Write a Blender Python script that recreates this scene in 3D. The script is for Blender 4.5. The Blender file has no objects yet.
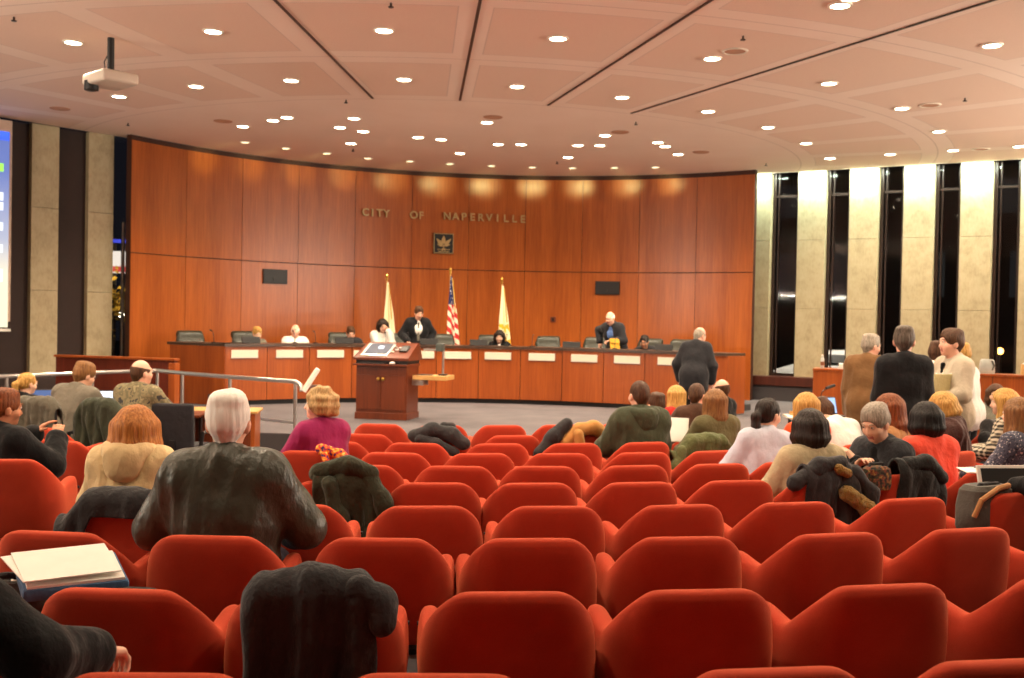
import bpy, bmesh, math, random
import numpy as np
from mathutils import Vector, Matrix
from math import sin, cos, pi, atan2, sqrt, hypot, radians

C = bpy.context.scene.collection
F = 1050.0; ROLL = 0.0195; PITCH = math.atan(19/1050.0); CAMZ = 1.65

# ---------------------------------------------------------------- measuring helpers
def ray(u, v):
    dx, dy = u-512, v-339
    a = dx*cos(ROLL)+dy*sin(ROLL); b = -dx*sin(ROLL)+dy*cos(ROLL)
    x, y, z = a/F, 1.0, -b/F
    return x, y*cos(PITCH)+z*sin(PITCH), -y*sin(PITCH)+z*cos(PITCH)
def aty(u, v, y):
    d = ray(u, v); t = y/d[1]
    return Vector((d[0]*t, y, CAMZ+d[2]*t))
def atz(u, v, z):
    d = ray(u, v); t = (z-CAMZ)/d[2]
    return Vector((d[0]*t, d[1]*t, z))

# ---------------------------------------------------------------- materials
MATS = {}
def rgb(r, g, b): # sRGB 0-255 -> linear
    f = lambda c: c/12.92 if c <= .04045 else ((c+.055)/1.055)**2.4
    return (f(r/255), f(g/255), f(b/255), 1)
def newmat(name):
    m = bpy.data.materials.new(name); m.use_nodes = True
    nt = m.node_tree; b = nt.nodes['Principled BSDF']
    MATS[name] = m
    return m, nt, b
def N(nt, t, **kw):
    n = nt.nodes.new(t)
    for k, v in kw.items(): setattr(n, k, v)
    return n
def L(nt, a, b): nt.links.new(a, b)
def ramp(nt, fac, stops):
    r = N(nt, 'ShaderNodeValToRGB'); e = r.color_ramp.elements
    while len(e) < len(stops): e.new(.5)
    for el, (p, c) in zip(e, stops): el.position = p; el.color = c
    L(nt, fac, r.inputs['Fac']); return r.outputs['Color']
def coords(nt, scale=(1,1,1), kind='Object', loc=(0,0,0)):
    t = N(nt, 'ShaderNodeTexCoord'); mp = N(nt, 'ShaderNodeMapping')
    mp.inputs['Scale'].default_value = scale; mp.inputs['Location'].default_value = loc
    L(nt, t.outputs[kind], mp.inputs['Vector']); return mp.outputs['Vector']
def bump(nt, b, h, strength=.2, dist=.01):
    n = N(nt, 'ShaderNodeBump'); n.inputs['Strength'].default_value = strength; n.inputs['Distance'].default_value = dist
    L(nt, h, n.inputs['Height']); L(nt, n.outputs['Normal'], b.inputs['Normal'])
def noise(nt, vec, scale, detail=4, rough=.55):
    n = N(nt, 'ShaderNodeTexNoise'); n.inputs['Scale'].default_value = scale
    n.inputs['Detail'].default_value = detail; n.inputs['Roughness'].default_value = rough
    L(nt, vec, n.inputs['Vector']); return n.outputs['Fac']
def scl(c, k): return (min(1, c[0]*k), min(1, c[1]*k), min(1, c[2]*k), 1)
def mat(name, col, rough=.6, metal=0, var=.12, nscale=9, bmp=.0, bscale=60, sheen=0, spec=None, nsc=(1,1,1), bd=.01):
    if name in MATS: return MATS[name]
    m, nt, b = newmat(name)
    v = coords(nt, nsc)
    f = noise(nt, v, nscale)
    L(nt, ramp(nt, f, [(.3, scl(col, 1-var)), (.7, scl(col, 1+var))]), b.inputs['Base Color'])
    b.inputs['Roughness'].default_value = rough; b.inputs['Metallic'].default_value = metal
    if sheen: b.inputs['Sheen Weight'].default_value = sheen; b.inputs['Sheen Roughness'].default_value = .4
    if spec is not None: b.inputs['Specular IOR Level'].default_value = spec
    if bmp: bump(nt, b, noise(nt, v, bscale, 5), bmp, bd)
    return m
def fabric(name, col, bmp=.35, bscale=14, rough=.85, var=.07, sheen=.15):
    return mat(name, col, rough, 0, var, 12, bmp, bscale, sheen, .2, (1, 1, .7), .045)
def wood(name, c1, c2, rough=.35, grain=(22, 22, .7), spec=.4):
    if name in MATS: return MATS[name]
    m, nt, b = newmat(name)
    v = coords(nt, grain); f1 = noise(nt, v, 2.2, 6, .6)
    v2 = coords(nt, (grain[0]*.1, grain[1]*.1, grain[2]*.25)); f2 = noise(nt, v2, 1.6, 3)
    mx = N(nt, 'ShaderNodeMix'); mx.inputs[0].default_value = .45; L(nt, f1, mx.inputs[2]); L(nt, f2, mx.inputs[3])
    L(nt, ramp(nt, mx.outputs[0], [(.34, c1), (.66, c2)]), b.inputs['Base Color'])
    b.inputs['Roughness'].default_value = rough; b.inputs['Specular IOR Level'].default_value = spec
    return m
def emit(name, col, s):
    if name in MATS: return MATS[name]
    m, nt, b = newmat(name)
    b.inputs['Base Color'].default_value = (0, 0, 0, 1); b.inputs['Emission Color'].default_value = col
    b.inputs['Emission Strength'].default_value = s; return m
def hairmat(name, c1, c2):
    if name in MATS: return MATS[name]
    m, nt, b = newmat(name)
    v = coords(nt, (60, 60, 5)); f = noise(nt, v, 1.6, 5, .6)
    L(nt, ramp(nt, f, [(.32, c1), (.68, c2)]), b.inputs['Base Color'])
    b.inputs['Roughness'].default_value = .5; b.inputs['Specular IOR Level'].default_value = .3
    bump(nt, b, f, .6 if c1[0] < .5 else .25, .012); return m

# ---------------------------------------------------------------- object helpers
def link(name, me, m=None, parent=None):
    o = bpy.data.objects.new(name, me); C.objects.link(o)
    if m is not None and me is not None:
        for x in (m if isinstance(m, (list, tuple)) else [m]): me.materials.append(x)
    if parent is not None: o.parent = parent
    return o
def mesh_bm(bm, name, m, parent=None, smooth=True, angle=29):
    bmesh.ops.recalc_face_normals(bm, faces=bm.faces)
    me = bpy.data.meshes.new(name); bm.to_mesh(me); bm.free()
    if smooth:
        me.polygons.foreach_set('use_smooth', [True]*len(me.polygons))
        me.set_sharp_from_angle(angle=radians(angle))
    o = link(name, me, m, parent)
    if _BEV[0]:
        wn = o.modifiers.new('weighted', 'WEIGHTED_NORMAL'); wn.keep_sharp = True; wn.weight = 80
    _BEV[0] = False
    return o
def tag(o, label, cat, group=None, kind=None):
    if label: o['label'] = label
    if cat: o['category'] = cat
    if group: o['group'] = group
    if kind: o['kind'] = kind
    return o
def thing(name, label, cat, loc=(0,0,0), rz=0, group=None):
    o = bpy.data.objects.new(name, None); C.objects.link(o); o.empty_display_size = .1
    o.location = loc; o.rotation_euler = (0, 0, rz); return tag(o, label, cat, group)
def struct(o): o['kind'] = 'structure'; return o
_BEV = [False]
def box(bm, c, s, rz=0, bev=0, rx=0, seg=2):
    M = Matrix.Translation(c) @ Matrix.Rotation(rz, 4, 'Z') @ Matrix.Rotation(rx, 4, 'X') @ Matrix.Diagonal((s[0], s[1], s[2], 1))
    r = bmesh.ops.create_cube(bm, size=1, matrix=M)
    if bev:
        _BEV[0] = True
        es = list({e for v in r['verts'] for e in v.link_edges})
        bmesh.ops.bevel(bm, geom=es, offset=bev, segments=seg, affect='EDGES', profile=.5)
def cyl(bm, p0, p1, r0, r1=None, n=16):
    p0, p1 = Vector(p0), Vector(p1); d = p1-p0
    q = d.to_track_quat('Z', 'Y').to_matrix().to_4x4()
    bmesh.ops.create_cone(bm, cap_ends=True, segments=n, radius1=r0, radius2=r0 if r1 is None else r1, depth=d.length,
                          matrix=Matrix.Translation((p0+p1)/2) @ q)
def tube(bm, pts, r, n=14):
    pts = [Vector(p) for p in pts]; rings = []
    for i, p in enumerate(pts):
        t = (pts[min(i+1, len(pts)-1)]-pts[max(i-1, 0)]).normalized()
        a = t.orthogonal().normalized() if i == 0 else (rings[-1][1] - t*rings[-1][1].dot(t)).normalized()
        b = t.cross(a); rr = r[i] if isinstance(r, (list, tuple)) else r
        rings.append(([bm.verts.new(p+(a*cos(2*pi*k/n)+b*sin(2*pi*k/n))*rr) for k in range(n)], a))
    for (A, _), (B, _) in zip(rings, rings[1:]):
        for k in range(n): bm.faces.new((A[k], A[(k+1) % n], B[(k+1) % n], B[k]))
    bm.faces.new(rings[0][0][::-1]); bm.faces.new(rings[-1][0])
def lathe(bm, prof, c=(0,0,0), n=24):
    rings = [[bm.verts.new((c[0]+r*cos(2*pi*k/n), c[1]+r*sin(2*pi*k/n), c[2]+z)) for k in range(n)] for r, z in prof]
    for A, B in zip(rings, rings[1:]):
        for k in range(n): bm.faces.new((A[k], A[(k+1) % n], B[(k+1) % n], B[k]))
    bm.faces.new(rings[0][::-1]); bm.faces.new(rings[-1])
def prism(bm, pts, z0, z1):
    A = [bm.verts.new((x, y, z0)) for x, y in pts]; B = [bm.verts.new((x, y, z1)) for x, y in pts]; n = len(pts)
    for k in range(n): bm.faces.new((A[k], A[(k+1) % n], B[(k+1) % n], B[k]))
    bm.faces.new(A[::-1]); bm.faces.new(B)
def arcwall(bm, c, r0, r1, a0, a1, z0, z1, n):
    """solid curved slab; angle measured from +y towards +x"""
    cs = []
    for i in range(n+1):
        a = a0+(a1-a0)*i/n; s, k = sin(a), cos(a)
        cs.append([bm.verts.new((c[0]+r*s, c[1]+r*k, z)) for r, z in ((r0, z0), (r1, z0), (r1, z1), (r0, z1))])
    for A, B in zip(cs, cs[1:]):
        for k in range(4): bm.faces.new((A[k], A[(k+1) % 4], B[(k+1) % 4], B[k]))
    bm.faces.new(cs[0][::-1]); bm.faces.new(cs[-1])
def simple(name, m, fn, parent=None, smooth=True, angle=29):
    bm = bmesh.new(); fn(bm); return mesh_bm(bm, name, m, parent, smooth, angle)
def boxo(name, m, c, s, parent=None, rz=0, bev=.004, rx=0):
    return simple(name, m, lambda bm: box(bm, c, s, rz, bev, rx), parent)
# ================================================================ room
PC = (-1.6, 24.1)         # centre of the ceiling rings
WC, WR = (0.22, 16.14), 8.37   # curved wooden wall
DC, DR = (-0.65, 14.05), 6.6   # dais front
SC = (-1.2, 16.0)         # centre of the seat rows
CEIL = 5.02
def floorz(x, y):
    r = hypot(x-SC[0], y-SC[1])
    return -.07-.0261*(12.54-min(max(r, 5.0), 19.5))
M_cherry = wood('cherry_wall_veneer', rgb(144, 70, 25), rgb(186, 101, 42), .28)
M_cherry2 = wood('cherry_desk_veneer', rgb(134, 62, 24), rgb(174, 90, 38), .32)
M_podium = wood('lectern_veneer', rgb(84, 36, 16), rgb(118, 54, 26), .33)
M_oak = wood('pale_oak', rgb(190, 140, 80), rgb(215, 170, 105), .4, (3, 20, 20))
M_dark = mat('dark_bronze', rgb(50, 34, 28), .4, .3)
M_black = mat('black_plastic', rgb(22, 22, 24), .45)
M_steel = mat('brushed_steel', rgb(190, 188, 184), .28, .9, .05)
M_brass = mat('brass', rgb(205, 165, 80), .3, .9, .05)
M_letter = mat('brass_letter', rgb(186, 158, 108), .45, .35, .05)
M_white = mat('white_paper', rgb(238, 236, 228), .7, 0, .03)
M_plate = mat('engraved_plate', rgb(226, 220, 200), .5, 0, .05, 60)
M_glass, nt, b = newmat('night_glass')
b.inputs['Base Color'].default_value = (.02, .02, .02, 1); b.inputs['Roughness'].default_value = .03
b.inputs['Transmission Weight'].default_value = 1; b.inputs['IOR'].default_value = 1.22; b.inputs['Base Color'].default_value = (.8, .78, .74, 1)

# carpet
M_carpet, nt, b = newmat('grey_carpet')
v = coords(nt, (1, 1, 1)); f1 = noise(nt, v, 160, 3); f2 = noise(nt, v, 1.2, 3)
mx = N(nt, 'ShaderNodeMix'); mx.inputs[0].default_value = .5; L(nt, f1, mx.inputs[2]); L(nt, f2, mx.inputs[3])
L(nt, ramp(nt, mx.outputs[0], [(.35, rgb(78, 73, 77)), (.65, rgb(104, 98, 101))]), b.inputs['Base Color'])
b.inputs['Roughness'].default_value = .95; bump(nt, b, f1, .4, .006)
M_carpet_dark = mat('charcoal_carpet_riser', rgb(62, 58, 60), .95, 0, .2, 120, .3, 160)

# ceiling: plaster with perforated panels set out in rings and spokes
M_ceil, nt, b = newmat('ceiling_plaster')
def mth(op, a, bb=None, c=None):
    n = N(nt, 'ShaderNodeMath'); n.operation = op
    for i, q in enumerate((a, bb, c)):
        if q is None: continue
        if isinstance(q, (int, float)): n.inputs[i].default_value = q
        else: L(nt, q, n.inputs[i])
    return n.outputs[0]
sx = N(nt, 'ShaderNodeSeparateXYZ'); tc = N(nt, 'ShaderNodeTexCoord'); L(nt, tc.outputs['Object'], sx.inputs[0])
ex = mth('SUBTRACT', sx.outputs[0], PC[0]); ey = mth('SUBTRACT', PC[1], sx.outputs[1])
Rr = mth('SQRT', mth('ADD', mth('MULTIPLY', ex, ex), mth('MULTIPLY', ey, ey)))
An = mth('ARCTAN2', ex, ey)
ta = mth('ABSOLUTE', mth('SUBTRACT', mth('FRACT', mth('ADD', mth('DIVIDE', An, .18), 20.5)), .5))     # 0 centre .. .5 edge
sa = mth('MULTIPLY', mth('MULTIPLY', mth('SUBTRACT', .5, ta), .18), Rr)                                # metres from a spoke
tr = mth('ABSOLUTE', mth('SUBTRACT', mth('FRACT', mth('ADD', mth('DIVIDE', mth('SUBTRACT', Rr, 7.85), 2.6), 10)), .5))
sr = mth('MULTIPLY', mth('SUBTRACT', .5, tr), 2.6)                                                     # metres from a ring
inzone = mth('GREATER_THAN', Rr, 7.85)
field = mth('MULTIPLY', mth('MULTIPLY', mth('GREATER_THAN', sa, .2), mth('GREATER_THAN', sr, .3)), inzone)
edge = mth('MULTIPLY', mth('MULTIPLY', mth('GREATER_THAN', sa, .185), mth('GREATER_THAN', sr, .285)), inzone)
rim = mth('SUBTRACT', edge, field)
ringline = mth('MULTIPLY', mth('LESS_THAN', sr, .012), mth('GREATER_THAN', Rr, 7.7))
fn_ = noise(nt, coords(nt), 230, 2)
c_pl = ramp(nt, noise(nt, coords(nt), .8, 3), [(.3, rgb(240, 214, 196)), (.7, rgb(244, 220, 204))])
c_fd = ramp(nt, fn_, [(.35, rgb(228, 195, 174)), (.65, rgb(240, 210, 190))])
m1 = N(nt, 'ShaderNodeMix', data_type='RGBA'); L(nt, field, m1.inputs[0]); L(nt, c_pl, m1.inputs[6]); L(nt, c_fd, m1.inputs[7])
m2 = N(nt, 'ShaderNodeMix', data_type='RGBA'); L(nt, mth('MULTIPLY', mth('ADD', rim, ringline), .3), m2.inputs[0]); L(nt, m1.outputs[2], m2.inputs[6]); m2.inputs[7].default_value = rgb(150, 110, 92)
L(nt, m2.outputs[2], b.inputs['Base Color']); b.inputs['Roughness'].default_value = .9
bump(nt, b, mth('SUBTRACT', 1, edge), .3, .02)

# stone of the window piers
M_stone, nt, b = newmat('travertine')
v = coords(nt, (1, 1, 1)); f1 = noise(nt, v, 3.5, 8, .65); f2 = noise(nt, coords(nt, (2, 2, .8)), 14, 4)
mx = N(nt, 'ShaderNodeMix'); mx.inputs[0].default_value = .35; L(nt, f1, mx.inputs[2]); L(nt, f2, mx.inputs[3])
L(nt, ramp(nt, mx.outputs[0], [(.3, rgb(148, 134, 102)), (.5, rgb(174, 160, 126)), (.7, rgb(184, 172, 140))]), b.inputs['Base Color'])
b.inputs['Roughness'].default_value = .6
M_plaster = mat('side_wall_panelling', rgb(92, 62, 48), .8, 0, .08)

# floors ---------------------------------------------------------
def floor_fn(bm):
    # raked seating floor as a polar grid around the seat centre
    rings = [0, 2.5, 4.0, 5.0, 6, 7, 8, 9, 10, 11, 12, 13, 14, 15, 17, 19.5, 26]
    n = 72; prev = None
    for r in rings:
        if r == 0: continue
        cur = []
        for k in range(n):
            a = 2*pi*k/n; x, y = SC[0]+r*sin(a), SC[1]+r*cos(a)
            x = max(-12.2, min(14.2, x)); y = max(-3.6, min(25.5, y))
            cur.append(bm.verts.new((x, y, floorz(SC[0]+r*sin(a), SC[1]+r*cos(a)))))
        if prev:
            for k in range(n):
                try: bm.faces.new((prev[k], prev[(k+1) % n], cur[(k+1) % n], cur[k]))
                except ValueError: pass
        else:
            bm.faces.new(cur)
        prev = cur
    bmesh.ops.dissolve_degenerate(bm, dist=1e-4, edges=bm.edges)
struct(simple('floor', M_carpet, floor_fn))
# raised speaking floor in front of the dais
plat = [(-3.9, 14.75), (-2.4, 14.62), (0, 14.6), (2.6, 14.8), (5.0, 15.6), (7.2, 17.2), (8.8, 19.6), (10, 20.4), (9.6, 21.4), (5.5, 23.6), (-7.2, 20.2), (-8.9, 18.4), (-11.5, 15.5), (-11.5, 14.6), (-6.6, 14.9)]
struct(simple('trim_11', M_carpet_dark, lambda bm: prism(bm, plat, -.42, -.012)))
struct(simple('floor_raised', M_carpet, lambda bm: prism(bm, plat, -.012, 0.0)))

# ceiling --------------------------------------------------------
room = [(-12.1, -3.5), (14.1, -3.5), (14.1, 17.0), (12.6, 19.2), (5.4, 23.6), (5.3, 25.2), (-7.3, 25.2), (-7.4, 20.5), (-12.1, 14.4)]
struct(simple('ceiling', M_ceil, lambda bm: prism(bm, room, CEIL, CEIL+.3)))
# dark linear slots in the ceiling
for i, a in enumerate((-.078, .092, .268, .452)):
    def slot(bm, a=a):
        s, c = sin(a), cos(a); r0, r1 = 7.9, 18.8
        box(bm, (PC[0]+s*(r0+r1)/2, PC[1]-c*(r0+r1)/2, CEIL-.004), (.035, r1-r0, .012), rz=a)
    struct(simple('trim_%d' % (i+1), M_dark, slot))

# curved wood wall: panels and reveal joints -----------------------
A0, A1 = atan2(-7.22-WC[0], 19.9-WC[1]), atan2(5.21-WC[0], 22.87-WC[1])
NP = 11
def wwall(bm):
    arcwall(bm, WC, WR+.02, WR+.14, A0, A1, 0, CEIL, 66)
struct(simple('wall_back_core', wood('reveal_and_shade_wood', rgb(52, 24, 14), rgb(70, 34, 18), .6), wwall))
def wpan(bm):
    da = (A1-A0)/NP; g = .0006
    for i in range(NP):
        for z0, z1 in ((0, 2.78), (2.80, CEIL-.10)):  # panels stop short: bared dark core stands in for shading at the top
            arcwall(bm, WC, WR, WR+.03, A0+da*i+g, A0+da*(i+1)-g, z0, z1, 6)
struct(simple('wall_back', M_cherry, wpan))
# end post of the wall on the right, runs past the dais
e = (WC[0]+WR*sin(A1), WC[1]+WR*cos(A1))
# window walls -----------------------------------------------------
rd = Vector((9.37-5.53, 21.24-23.52, 0)).normalized(); rn = Vector((-rd.y, rd.x, 0))   # along, outward
RO = Vector((5.53, 23.52, 0)); RZ = atan2(rd.y, rd.x)
def right(s, d=0, z=0): return RO+rd*s+rn*d+Vector((0, 0, z))
ld = Vector((-.66, -.75, 0)).normalized(); LO = Vector((-7.35, 20.45, 0)); ln = Vector((ld.y, -ld.x, 0)); ln = ln if ln.x < 0 else -ln
LZ = atan2(ld.y, ld.x)
def leftw(s, d=0, z=0): return LO+ld*s+ln*d+Vector((0, 0, z))
SILL = .52
piers = []
for i in range(8):
    s = 0.0+i*1.105
    piers.append(s)
    w = .40 if i == 0 else .60
    def pier(bm, s=s, w=w):
        c = right(s, .18)
        for z0, z1 in ((SILL, 2.02), (2.024, 3.52), (3.524, CEIL)):
            box(bm, (c.x, c.y, (z0+z1)/2), (w, .36, z1-z0), RZ, .006)
    struct(simple('pier_%d' % (i+1), M_stone, pier))
    # pane in its dark bronze frame to the right of the pier
    gw = 1.105-.60+(.1 if i == 0 else 0); c = right(s+.5525+(-.05 if i == 0 else 0), .22)
    fr = simple('window_%d' % (i+1), M_dark, lambda bm, c=c, gw=gw: (
        box(bm, (c.x-rd.x*(gw/2-.035), c.y-rd.y*(gw/2-.035), (SILL+CEIL)/2), (.07, .12, CEIL-SILL), RZ, .004),
        box(bm, (c.x-rd.x*(gw/2-.13), c.y-rd.y*(gw/2-.13), (SILL+CEIL)/2), (.025, .07, CEIL-SILL), RZ, .003),
        box(bm, (c.x+rd.x*(gw/2-.03), c.y+rd.y*(gw/2-.03), (SILL+CEIL)/2), (.06, .12, CEIL-SILL), RZ, .004),
        box(bm, (c.x, c.y, SILL+.03), (gw, .12, .06), RZ, .004),
        box(bm, (c.x, c.y, CEIL-.5), (gw, .07, .05), RZ, .004)))
    struct(fr)
    struct(simple('glass', M_glass, lambda bm, c=c, gw=gw: box(bm, (c.x, c.y, (SILL+CEIL)/2), (gw-.1, .012, CEIL-SILL-.1), RZ), fr))
c = right(4.4, .25); struct(simple('wall_right_sill', M_dark, lambda bm: box(bm, (c.x, c.y, .26), (10.4, .5, .52), RZ, .01)))
c = right(2.2, -.22); struct(simple('trim_5', wood('dark_bench_wood', rgb(58, 26, 18), rgb(84, 38, 26), .4), lambda bm: (box(bm, (c.x, c.y, .43), (5.6, .45, .2), RZ, .01))))
struct(simple('baseboard_right', M_carpet_dark, lambda bm: box(bm, (c.x, c.y, .165), (5.6, .36, .33), RZ, .01)))
# left stone columns and dark panels
for i, s in enumerate((.72, 1.78, 2.84, 3.9, 4.96)):
    def pier(bm, s=s):
        c = leftw(s, .18)
        for z0, z1 in ((SILL, 2.02), (2.024, 3.52), (3.524, CEIL)): box(bm, (c.x, c.y, (z0+z1)/2), (.5, .36, z1-z0), LZ, .006)
    struct(simple('pier_left_%d' % (i+1), M_stone, pier))
    if i > 0:
        c = leftw(s-.53, .2); struct(simple('wall_left_panel_%d' % i, mat('dark_wall_panel', rgb(44, 27, 22), .75, 0, .1), lambda bm, c=c: box(bm, (c.x, c.y, CEIL/2+SILL/2), (.58, .16, CEIL-SILL), LZ, .01)))
c = leftw(2.8, .2); struct(simple('wall_left_sill', M_dark, lambda bm: box(bm, (c.x, c.y, .26), (5.8, .5, .52), LZ, .01)))
# corner window beside the curved wall
c = leftw(.22, .2)
fr = struct(simple('window_9', M_dark, lambda bm: (box(bm, (c.x+.2*ld.x, c.y+.2*ld.y, 2.8), (.05, .1, 4.5), LZ, .004), box(bm, (c.x-.2*ld.x, c.y-.2*ld.y, 2.8), (.06, .1, 4.5), LZ, .004), box(bm, (c.x, c.y, .56), (.5, .1, .07), LZ, .004))))
struct(simple('mullion', M_steel, lambda bm: cyl(bm, (c.x-.06*ld.x, c.y-.06*ld.y, .55), (c.x-.06*ld.x, c.y-.06*ld.y, 3.4), .035), fr))
struct(simple('glass', M_glass, lambda bm: box(bm, (c.x, c.y, 2.77), (.46, .012, 4.5), LZ), fr))
# remaining shell: side and rear walls, mostly behind the camera
def wallseg(name, a, b_, m=M_plaster):
    d = Vector((b_[0]-a[0], b_[1]-a[1], 0)); c = ((a[0]+b_[0])/2, (a[1]+b_[1])/2, CEIL/2-.3)
    struct(simple(name, m, lambda bm: box(bm, c, (d.length+.2, .2, CEIL+.6), atan2(d.y, d.x))))
e2 = leftw(5.5, .2)
wallseg('wall_left', (e2.x, e2.y), (-12.2, 12.5)); wallseg('wall_left_rear', (-12.2, 12.5), (-12.2, -3.6))
wallseg('wall_rear', (-12.2, -3.6), (14.2, -3.6))
e3 = right(8.3, .2); wallseg('wall_right_rear', (14.2, -3.6), (14.2, 16.6)); wallseg('wall_right', (14.2, 16.6), (e3.x, e3.y))

# night outside: ground, a far building with a few lit panes, street lamps
M_night = mat('night_ground', rgb(14, 12, 12), .9)
struct(simple('ground_outside', M_night, lambda bm: box(bm, (0, 42, -.6), (90, 80, .1))))
def brick_block(name, c, s, rz, label, wins):
    t = thing(name, label, 'building', (c[0], c[1], -.55), rz)
    boxo('wall', mat('night_brick', rgb(34, 24, 20), .9), (0, 0, s[2]/2), s, t, bev=0)
    for (x, z, w, h, lit) in wins:
        f_ = boxo('window', emit('lit_window_%d' % lit, rgb(*[(255, 214, 150), (40, 44, 52)][lit]), [.35, .12][lit]), (x, -s[1]/2-.01, z), (w, .05, h), t, bev=0)
    return t
brick_block('apartment_building', (21, 50, 0), (24, 8, 12), -.45, 'dark building across the street behind the right windows', [(-7.5, 4.6, 1.6, 2.0, 1), (-4.2, 4.6, 1.6, 2.0, 1), (-1, 4.6, 1.6, 2, 1), (3.2, 4.6, 1.6, 2.0, 1), (-7.5, 8, 1.6, 1.5, 1), (2, 8, 1.6, 1.5, 1)])
def street_lamp(x, y, h, lab, col=(255, 170, 80), s=9):
    t = thing('street_lamp', lab, 'street lamp', (x, y, -.55))
    simple('post', M_dark, lambda bm: cyl(bm, (0, 0, 0), (0, 0, h), .06, .04, 10), t)
    simple('lantern', emit('lamp_glow_%d' % col[2], rgb(*col), s), lambda bm: bmesh.ops.create_uvsphere(bm, u_segments=14, v_segments=8, radius=.1, matrix=Matrix.Translation((0, 0, h+.12))), t)
p = aty(1000, 355, 32); street_lamp(p.x, p.y, p.z+.55, 'glowing orange street lamp outside the right-hand window by the gift bag')
p = aty(993, 332, 55); street_lamp(p.x, p.y, p.z+.55, 'small far street lamp outside the rightmost window', s=8)
p = aty(121, 318, 35); street_lamp(p.x, p.y, p.z+.55, 'white street lamp seen in the corner window beside the curved wall', (255, 244, 220), 9)
# parked car outside the second window
def car():
    p = aty(834, 366, 34); t = thing('parked_car', 'pale parked car on the street outside the second tall window', 'car', (p.x+.3, p.y, -.55), -.35)
    def body(bm):
        prof = [(-2.1, .3), (-2.12, .75), (-1.5, .95), (-.9, 1.42), (.5, 1.45), (1.15, 1.0), (2.0, .85), (2.15, .55), (2.1, .3)]
        rows = []
        for y, k in ((-.85, .86), (-.8, 1), (.8, 1), (.85, .86)):
            rows.append([bm.verts.new((x*(.985 if k < 1 else 1), y*(1 if z < 1 else .84), .3+(z-.3)*(k if z > .9 else 1))) for x, z in prof])
        for A, B in zip(rows, rows[1:]):
            for k in range(len(prof)): bm.faces.new((A[k], A[(k+1) % len(prof)], B[(k+1) % len(prof)], B[k]))
        bm.faces.new(rows[0]); bm.faces.new(rows[-1][::-1])
    simple('car_body', mat('pale_car_paint', rgb(225, 225, 225), .3, .1), body, t)
    for x in (-1.3, 1.3):
        for y in (-.78, .78): simple('wheel', M_black, lambda bm: cyl(bm, (x, y-.1, .32), (x, y+.1, .32), .32, n=20), t)
    simple('side_window', M_black, lambda bm: box(bm, (-.2, -.76, 1.15), (1.5, .1, .3), 0, .03, -.25), t)
    simple('headlight', emit('headlight', rgb(255, 250, 230), 4), lambda bm: box(bm, (2.05, -.55, .72), (.1, .3, .14), 0, .03), t)
car()
p = aty(812, 340, 31); street_lamp(p.x, p.y, 4.2, 'added street lamp hidden behind a stone pier to light the parked car', (255, 236, 200), 12)  # lamp and point light added out of sight to brighten the car
ld_ = bpy.data.lights.new('street', 'POINT'); ld_.energy = 900; ld_.color = (1, .9, .75); ld_.shadow_soft_size = .2
lo = bpy.data.objects.new('added_car_light', ld_); C.objects.link(lo); lo.location = (p.x, p.y-.25, 3.5)
p = aty(114, 262, 30); t = thing('shop_sign', 'small lit red and white sign with a blue strip seen in the corner window', 'sign', p, .3)
boxo('panel', emit('sign_white', rgb(235, 225, 215), .8), (0, 0, 0), (.7, .08, .62), t); boxo('stripe', emit('sign_red', rgb(190, 50, 50), .8), (0, -.045, -.2), (.68, .02, .16), t, bev=0)
boxo('blue_strip', emit('blue_tube', rgb(60, 70, 200), .9), (0, -.02, .6), (.85, .05, .1), t, bev=.01)
simple('post', M_dark, lambda bm: box(bm, (0, .08, (.7-p.z-.55)/2), (.12, .08, p.z+.55+.7)), t)
def shrub():
    p = aty(113, 300, 27); t = thing('golden_shrub', 'yellow leafed shrub outside the corner window', 'shrub', (p.x, p.y, -.55)); rnd = random.Random(3); hz = p.z+.55
    simple('stem', M_dark, lambda bm: cyl(bm, (0, 0, 0), (0, 0, hz), .04, .02, 8), t)
    def lv(bm):
        for _ in range(160):
            c = Vector((rnd.gauss(0, .2), rnd.gauss(0, .2), hz+rnd.gauss(0, .3))); M4 = Matrix.Translation(c) @ Matrix.Rotation(rnd.uniform(0, 6), 4, Vector((rnd.random(), rnd.random(), rnd.random()+.1)).normalized())
            v4 = [bm.verts.new(M4 @ Vector(q)) for q in ((0, -.09, 0), (.045, 0, .015), (0, .09, 0), (-.045, 0, .015))]; bm.faces.new(v4)
    f_ = simple('foliage', mat('golden_leaf', rgb(190, 150, 50), .7), lv, t); f_['kind'] = 'stuff'
    l_ = bpy.data.lights.new('shrub_point', 'POINT'); l_.energy = 60; l_.color = (1, .85, .5); o_ = bpy.data.objects.new('shrub_light', l_); C.objects.link(o_); o_.location = (p.x+.3, p.y-1.0, p.z+.8)  # bare point light beside the shrub to brighten it, no lamp body
shrub()
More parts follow.
